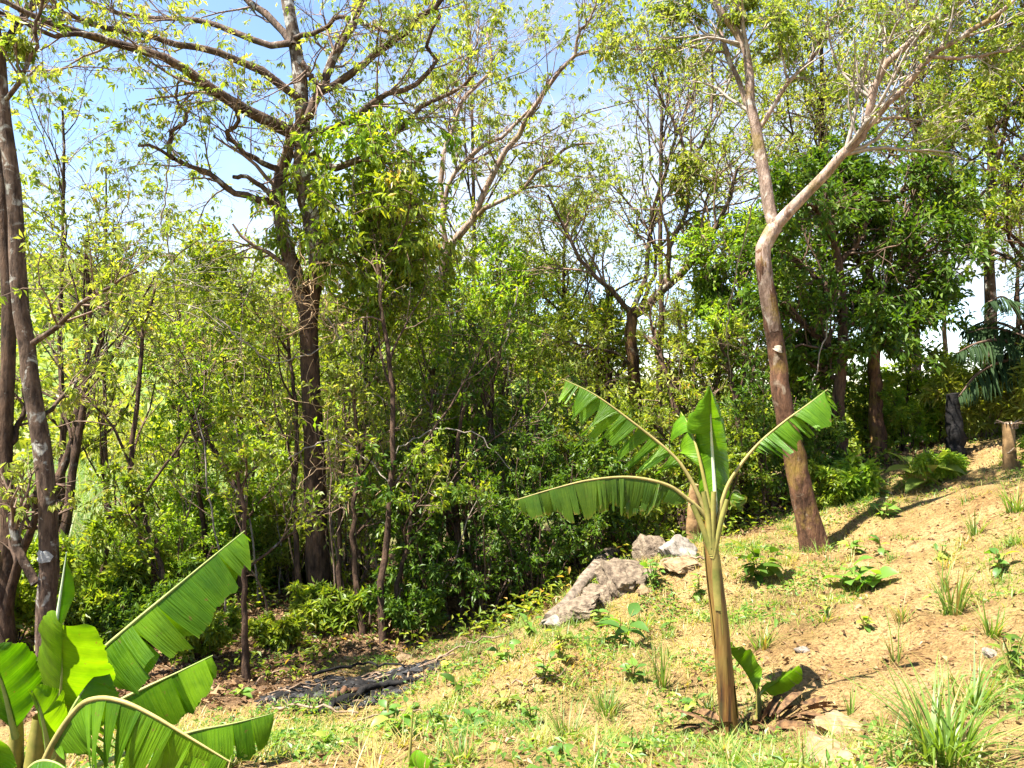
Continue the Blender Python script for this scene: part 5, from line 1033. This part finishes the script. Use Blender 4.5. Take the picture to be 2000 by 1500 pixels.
WD = [
 ('large bushy weed with drooping dark leaves between banana stem and pale trunk', 1485, 1135, 80, 120, 'dark', 26, 5, 44),
 ('rounded weed with broad heart leaves on bare soil, centre right', 1690, 1150, 55, 130, 'broad', 14, 4, 40),
 ('single broad-leaved weed left of the heart-leaved weed', 1642, 1150, 45, 40, 'broad', 4, 1, 36),
 ('bright weed with large pointed leaves below the outcrop', 1213, 1262, 70, 80, 'ovate', 13, 3, 42),
 ('bright yellow-green weed at the forest edge below the shade', 982, 1298, 60, 60, 'ovate', 14, 3, 28),
 ('yellowish weed at the left end of the outcrop', 1098, 1268, 55, 60, 'yellow', 16, 3, 28),
 ('yellowish weed on the open slope below the outcrop', 1095, 1300, 45, 50, 'yellow', 12, 3, 28),
 ('wide pale weed left of the yellowish weed', 1060, 1330, 50, 70, 'ovate', 13, 3, 32),
 ('dense round leafy weed on the rock outcrop', 1275, 1150, 60, 90, 'ovate', 28, 7, 22),
 ('green weed on the slope in front of the outcrop', 1178, 1225, 45, 60, 'ovate', 14, 4, 22),
 ('big yellow-green weed with long leaves on the slope crest', 1800, 955, 75, 140, 'yellow', 18, 5, 62),
 ('broad leafy weed patch in the lower centre by the shoot', 765, 1450, 70, 130, 'ovate', 24, 6, 36),
 ('dark upright weed on the slope right of the ash heap', 897, 1372, 50, 40, 'dark', 10, 3, 30),
 ('small dark weed in the lower centre grass', 1040, 1420, 60, 60, 'ovate', 14, 4, 28),
 ('low weed in the grass left of the small dark weed', 930, 1425, 45, 60, 'ovate', 12, 3, 28),
 ('small weed beside the banana stem at mid height', 1362, 1170, 50, 40, 'ovate', 10, 3, 24),
 ('small pale weed uphill of the pale trunk foot', 1722, 1085, 40, 40, 'ovate', 7, 2, 26),
 ('small round-leaved weed on bare soil in the right centre', 1612, 1200, 28, 40, 'narrow', 9, 3, 26),
 ('leafy weed at the right edge of the picture', 1975, 1320, 85, 90, 'dark', 22, 5, 32),
 ('low weed at the crest right of the pale trunk', 1725, 1010, 30, 70, 'ovate', 14, 4, 22),
 ('low weed at the crest below the reddish-brown trunk', 1700, 970, 35, 80, 'ovate', 16, 4, 24),
 ('small weed at the ash heap edge below the charred log', 800, 1395, 25, 40, 'ovate', 8, 2, 20),
 ('tiny weed beside the lone thin sapling', 470, 1360, 28, 40, 'ovate', 8, 2, 24),
 ('small weed on the slope between outcrop and banana stem', 1305, 1230, 35, 40, 'ovate', 8, 3, 22),
 ('two-leaved seedling on the bare soil below the banana stem', 1100, 1480, 30, 50, 'ovate', 8, 2, 28),
 ('small weed above the banana sucker', 1520, 1220, 30, 40, 'narrow', 8, 2, 24),
 ('small leafy weed just right of the pale trunk foot', 1668, 1085, 40, 50, 'ovate', 10, 3, 24),
 ('small weed on bare soil above the upright grass tuft', 1835, 1095, 36, 46, 'ovate', 9, 3, 24),
 ('bright weed at the right edge of the upper slope', 1955, 1120, 46, 60, 'ovate', 12, 3, 28),
 ('weed on the slope below the heart-leaved weed, left of the dry tuft', 1690, 1235, 34, 44, 'ovate', 9, 3, 24),
 ('leafy weed left of the banana foot', 1345, 1400, 44, 70, 'ovate', 14, 4, 28),
 ('leafy weed in the lower centre, left of the tall thin tuft', 1235, 1330, 46, 60, 'ovate', 12, 3, 28),
 ('low broad weed at the bottom edge, left of the banana foot', 1235, 1475, 46, 90, 'ovate', 14, 4, 34),
 ('yellowish weed between the two lower centre dark weeds', 985, 1385, 40, 50, 'yellow', 10, 3, 26),
 ('small weed at the bottom edge left of the shoot', 640, 1465, 36, 60, 'ovate', 10, 3, 28),
 ('small weed between ash heap and the lower centre patch', 850, 1415, 36, 50, 'ovate', 10, 3, 24),
 ('weed with narrow leaves right of the half-buried round stone', 1720, 1430, 40, 50, 'narrow', 10, 3, 32),
 ('leafy weed at the forest edge left of the outcrop slab', 1035, 1240, 40, 60, 'ovate', 12, 4, 22),
]
for a in WD: weed(*a)

# ================================================================== grass
def blades(x, y, h, w, bend, az=None, tilt=None, seg=4):
    K = len(x); z = G(x, y) - 0.01; az = rng.random(K) * 6.283 if az is None else az; b = np.stack([x, y, z], -1)
    o_ = np.stack([np.cos(az), np.sin(az), 0 * az], -1); s_ = np.stack([-np.sin(az), np.cos(az), 0 * az], -1)
    u = np.linspace(0, 1, seg); tl = 0.25 * rng.random(K) if tilt is None else tilt
    c = b[:, None] + o_[:, None] * (h[:, None] * (tl[:, None] * u + bend[:, None] * u ** 2))[..., None]
    c[..., 2] += h[:, None] * (u - 0.45 * np.minimum(bend, 1.4)[:, None] * u ** 2.2)
    ww = w[:, None] * np.clip(1 - u ** 1.8, 0.04, 1)
    V = np.stack([c - s_[:, None] * ww[..., None], c + s_[:, None] * ww[..., None]], 2)
    idx = np.arange(K * seg * 2).reshape(K, seg, 2); q = np.stack([idx[:, :-1, 0], idx[:, :-1, 1], idx[:, 1:, 1], idx[:, 1:, 0]], -1).reshape(-1, 4)
    return V.reshape(-1, 3), q, seg - 1
def tuft(label, px, py, hpx, wpx, K, wd=0.006, dry=0.1, bend=0.7):
    b = ground_hit(px, py); s = b[1] / F; a = rng.random(K) * 6.283; r_ = 0.18 * wpx * s * np.sqrt(rng.random(K))
    h = hpx * s * (0.45 + 0.65 * rng.random(K)); V, q, sg = blades(b[0] + r_ * np.cos(a), b[1] + r_ * np.sin(a), h, wd * (0.6 + 0.7 * rng.random(K)), bend * rng.random(K), a + 0.6 * rng.standard_normal(K), 0.5 * wpx / hpx * rng.random(K), 6)
    rn = np.where(rng.random(K) < dry, 0.85 + 0.15 * rng.random(K), 0.1 + 0.4 * rng.random(K))
    tag(obj('grass_tuft', mkmesh('grass_tuft', [(V - b, q, np.repeat(rn, sg), 0, True)], [M['grass']]), None, b), label, 'grass', 'grass tufts on the slope')
TF = [
 ('big arching grass tuft in the lower right corner', 1845, 1490, 200, 250, 150, 0.006, 0.12, 1.3),
 ('second grass tuft behind the big one, right of it', 1900, 1400, 130, 160, 60, 0.006, 0.15, 0.9),
 ('upright grass tuft with dry foot on the right slope', 1862, 1200, 120, 90, 46, 0.007, 0.2, 0.5),
 ('thin two-bladed grass tuft left of the upright tuft', 1842, 1160, 75, 40, 12, 0.006, 0.1, 0.4),
 ('grass tuft near the right edge above the leafy weed', 1935, 1245, 80, 90, 30, 0.006, 0.15, 0.8),
 ('tall thin grass tuft left of the banana stem', 1292, 1345, 110, 70, 36, 0.005, 0.2, 0.6),
 ('low grass tuft left of the tall thin one', 1185, 1395, 75, 100, 60, 0.004, 0.2, 0.8),
 ('grass tuft right of the banana stem at mid height', 1488, 1268, 75, 100, 50, 0.005, 0.2, 0.9),
 ('small green grass tuft at the foot of the banana plant', 1425, 1495, 70, 80, 40, 0.006, 0.1, 0.8),
 ('thin grass stalk on bare soil right of the sucker', 1660, 1400, 75, 36, 8, 0.006, 0.1, 0.4),
 ('dry grass tuft on bare soil in the right centre', 1760, 1215, 70, 60, 26, 0.004, 0.5, 0.6),
 ('tall dry grass stalks left of the big tuft', 1750, 1300, 130, 50, 12, 0.004, 0.3, 0.5),
 ('grass tuft at the right edge on the upper slope', 1985, 1000, 70, 90, 60, 0.006, 0.15, 0.7),
 ('grass tuft on the upper slope below the cut post', 1905, 1045, 60, 70, 40, 0.005, 0.15, 0.7),
 ('low grass tuft below the heart-leaved weed', 1610, 1215, 40, 70, 30, 0.005, 0.2, 0.8),
 ('grass tuft in the lower centre foreground', 1110, 1450, 80, 110, 70, 0.004, 0.2, 0.8),
 ('grass tuft at the bottom edge right of the shoot', 900, 1490, 70, 110, 60, 0.004, 0.25, 0.8),
 ('straggly grass tuft below the round weed on outcrop', 1255, 1235, 60, 60, 40, 0.004, 0.2, 0.7),
]
for a in TF: tuft(*a)
# low grass mat over the open slope
K = 330000; x = rng.uniform(-3.5, 8.5, K); y = 2.6 + 9.5 * rng.random(K) ** 1.1
dens = sstep(0.35, 0.95, mossy(x, y)) * (1 - forest(x, y)) * (0.35 + 1.3 * np.clip(vnoise(x, y, 0.22, 12) + 0.35, 0, 1))
kp = rng.random(K) < dens * 0.6 * (0.32 + 0.68 * sstep(3.2, 5.5, y)); x, y = x[kp], y[kp]; K = len(x)
nc = 520; cx_ = rng.uniform(-2.5, 7.5, nc); cy_ = 2.8 + 8 * rng.random(nc); ok = rng.random(nc) < (0.25 + 0.75 * sstep(0.2, 0.8, mossy(cx_, cy_))) * (1 - forest(cx_, cy_)); cx_, cy_ = cx_[ok], cy_[ok]; nb = 34; ci = np.repeat(np.arange(len(cx_)), nb); cs = (0.03 + 0.07 * rng.random(len(cx_)))[ci]
x2 = cx_[ci] + cs * rng.standard_normal(len(ci)) * 0.6; y2 = cy_[ci] + cs * rng.standard_normal(len(ci)) * 0.6; h2 = (0.05 + 0.13 * rng.random(len(cx_)) ** 1.5)[ci] * (0.4 + 0.8 * rng.random(len(ci)))
V2, q2, sg2 = blades(x2, y2, h2, 0.0025 + 0.003 * rng.random(len(ci)), 1.1 * rng.random(len(ci)), None, 0.9 * rng.random(len(ci)), 4); rn2 = np.clip((0.75 * rng.random(len(cx_)))[ci] + 0.35 * rng.random(len(ci)), 0, 1)
V, q, sg = blades(x, y, 0.025 + 0.10 * rng.random(K) ** 2, 0.002 + 0.0028 * rng.random(K), rng.random(K), None, 0.8 * rng.random(K), 3)
rn = np.clip(0.52 + 0.9 * vnoise(x, y, 0.5, 13) + 0.5 * rng.random(K), 0, 1)
tag(obj('low_grass', mkmesh('low_grass', [(V, q, np.repeat(rn, sg), 0, True), (V2, q2, np.repeat(rn2, sg2), 0, True)], [M['grass']])), 'low green and dry grass mat over the open slope', 'grass', kind='stuff')
# clods and crumbs of soil
K = 5200; x = rng.uniform(-2.0, 7.0, K); y = 2.7 + 8 * rng.random(K) ** 1.2; kp = rng.random(K) < (1 - forest(x, y)) * (0.3 + 1.4 * np.clip(vnoise(x, y, 0.6, 31) + 0.15, 0, 1)); x, y = x[kp], y[kp]; K = len(x)
V = ico[None] * (0.006 + 0.024 * rng.random(K) ** 3)[:, None, None] * (0.55 + 0.9 * rng.random((K, 7, 3))); V[..., 2] *= 0.8; V = V + np.stack([x, y, G(x, y)], -1)[:, None]
tag(obj('soil_clods', mkmesh('soil_clods', [(V.reshape(-1, 3), (icf[None] + 7 * np.arange(K)[:, None, None]).reshape(-1, 3), None, 0, False)], [M['ground']])), 'crumbly clods of tan soil on the slope', 'soil', kind='stuff')
# straw lying on the soil
K = 26000; x = rng.uniform(-2.5, 7.5, K); y = 2.7 + 7.5 * rng.random(K); kp = rng.random(K) < (1 - forest(x, y)) * (0.35 + 1.2 * np.clip(vnoise(x, y, 0.5, 21) + 0.2, 0, 1)); x, y = x[kp], y[kp]; K = len(x)
a_ = rng.random(K) * 6.283; ln = 0.03 + 0.09 * rng.random(K) ** 2; pos = np.stack([x, y, G(x, y) + 0.006 + 0.015 * rng.random(K)], -1); e_ = np.stack([x + ln * np.cos(a_), y + ln * np.sin(a_)], -1); ez = G(e_[:, 0], e_[:, 1]) + 0.006 + 0.02 * rng.random(K)
d_ = np.concatenate([e_, ez[:, None]], 1) - pos
tag(obj('dry_straw', mkmesh('dry_straw', leaf_parts(pos, d_, np.tile([0, 0, 1.0], (K, 1)) + 0.3 * rng.standard_normal((K, 3)), ln, np.full(K, 0.004), 0.45 + 0.55 * rng.random(K), 'simple', 0.2, 0.05), [M['litter']])), 'dry straw and stalks lying on the bare soil', 'straw', kind='stuff')
# ground-cover leaflets
K = 150000; x = rng.uniform(-3.5, 8.5, K); y = 2.6 + 9.5 * rng.random(K); dens = sstep(0.4, 1.0, mossy(x, y)) * (1 - 0.7 * forest(x, y)) * sstep(-0.1, 0.3, vnoise(x, y, 0.35, 14)) * 0.8 * (0.35 + 0.65 * sstep(3.2, 5.5, y))
kp = rng.random(K) < dens; x, y = x[kp], y[kp]; K = len(x)
pos = np.stack([x, y, G(x, y) + 0.01 + 0.05 * rng.random(K)], -1); d_ = rng.standard_normal((K, 3)) * [1, 1, 0.35] + [0, 0, 0.2]
tag(obj('creeping_weeds', mkmesh('creeping_weeds', leaf_parts(pos, d_, rng.standard_normal((K, 3)) * 0.4 + [0, 0, 1], 0.025 + 0.045 * rng.random(K), 0.014 + 0.016 * rng.random(K), np.clip(rng.random(K), 0, 1)), [M['weed']])), 'creeping small-leaved weeds patching the slope', 'weeds', kind='stuff')
# dry leaf litter
K = 80000; x = rng.uniform(-7.5, 8.5, K); y = 2.8 + 11.5 * rng.random(K) ** 0.9; fo = forest(x, y)
kp = rng.random(K) < 0.16 + 0.75 * fo + 0.35 * (vnoise(x, y, 0.5, 15) > 0.12); x, y, fo = x[kp], y[kp], fo[kp]; K = len(x)
pos = np.stack([x, y, G(x, y) + 0.008 + 0.02 * rng.random(K)], -1); d_ = rng.standard_normal((K, 3)) * [1, 1, 0.3]
ln = (0.018 + 0.05 * rng.random(K) ** 2) * (1 + 0.9 * fo); tag(obj('leaf_litter', mkmesh('leaf_litter', leaf_parts(pos, d_, rng.standard_normal((K, 3)) * 0.5 + [0, 0, 1], ln, ln * (0.3 + 0.3 * rng.random(K)), rng.random(K), 'simple', 0.6, 0.3), [M['litter']])), 'dry brown fallen leaves strewn over the ground', 'leaf litter', kind='stuff')
# tall sunlit grass of the valley behind the left trees
K = 52000; y = 12.5 + 32 * rng.random(K) ** 1.6; x = (rng.uniform(-150, 640, K) - 1000) / F * y; kp = rng.random(K) < 0.55 + 0.9 * vnoise(x, y, 1.4, 16); x, y = x[kp], y[kp]; K = len(x)
V, q, sg = blades(x, y, (0.9 + 1.3 * rng.random(K)) * (0.75 + 0.5 * vnoise(x, y, 3, 17)), 0.010 + 0.0006 * y, 0.3 + 0.9 * rng.random(K), None, None, 5)
tag(obj('tall_grass', mkmesh('tall_grass', [(V, q, np.repeat(rng.random(K), sg), 0, True)], [M['reed']])), 'tall bright grass in the sunny valley behind the left trees', 'grass', kind='stuff')
# low herbs on the forest floor
K = 30000; x = rng.uniform(-8, 6, K); y = 8.5 + 5.5 * rng.random(K); fo = forest(x, y); kp = rng.random(K) < fo * sstep(-0.1, 0.2, vnoise(x, y, 0.6, 18)); x, y = x[kp], y[kp]; K = len(x)
pos = np.stack([x, y, G(x, y) + 0.02 + 0.3 * rng.random(K) ** 1.5], -1); d_ = rng.standard_normal((K, 3)) * [1, 1, 0.4]
tag(obj('forest_herbs', mkmesh('forest_herbs', leaf_parts(pos, d_, rng.standard_normal((K, 3)) * 0.4 + [0, 0, 1], 0.06 + 0.07 * rng.random(K), 0.025 + 0.02 * rng.random(K), rng.random(K)), [M['mid']])), 'low green herbs carpeting the forest floor', 'herbs', kind='stuff')
# far scrub on the hill and valley rim
K0 = 1500; yy = 32 + 190 * rng.random(K0) ** 1.5; xx = (rng.uniform(-700, 2700, K0) - 1000) / F * yy; hh = rng.uniform(1.5, 4.5, K0) * (0.7 + yy / 150)
per = 52; idx = np.repeat(np.arange(K0), per); K = len(idx); v = nrmz(rng.standard_normal((K, 3))) * (rng.random((K, 1)) ** 0.4); v[:, 2] = np.abs(v[:, 2])
pos = np.stack([xx[idx], yy[idx], Hbase(xx, yy)[idx]], -1) + v * np.stack([hh[idx] * 0.6, hh[idx] * 0.6, hh[idx]], -1)
sz = 0.10 + 0.007 * yy[idx]
tag(obj('far_scrub', mkmesh('far_scrub', leaf_parts(pos, rng.standard_normal((K, 3)), rng.standard_normal((K, 3)) * 0.5 + [0, 0, 1], sz * 1.6, sz, np.clip(0.6 * rng.random(K0)[idx] + 0.4 * rng.random(K), 0, 1)), [M['olive']])), 'sunlit scrub covering the far hillside', 'scrub', kind='stuff')

# single fallen leaves one can pick out
def fallen(label, px, py, lnpx, col):
    b = ground_hit(px, py); s = b[1] / F * lnpx; V, q, _ = weed_leaf('x', None, 0.6); o = obj('fallen_leaf', mkmesh('fallen_leaf', [(V, q, 0.5, 0, True)], [M[col]]), None, b + [0, 0, 0.02]); o.scale = (s, s, s); o.rotation_euler = (rng.normal(0, 0.3), -0.2, rng.random() * 6.28)
    tag(o, label, 'leaf', 'bright fallen leaves')
M['yleaf'] = plain_mat('yellow_fallen_leaf', (0.5, 0.3, 0.03), (0.62, 0.42, 0.06), 9, bump=0.1)
M['oleaf'] = plain_mat('orange_fallen_leaf', (0.42, 0.18, 0.04), (0.55, 0.27, 0.06), 9, bump=0.1)
fallen('bright yellow fallen leaf right of the ash heap', 865, 1308, 34, 'yleaf')
fallen('orange fallen leaf at the foot of the dark shrubs', 1002, 1212, 36, 'oleaf')
fallen('orange fallen leaf on the outcrop slope', 1180, 1150, 24, 'oleaf')
fallen('yellow fallen leaf on top of the large rock', 1243, 1072, 22, 'yleaf')
fallen('pale brown fallen leaf in the foreground grass', 965, 1478, 26, 'oleaf')
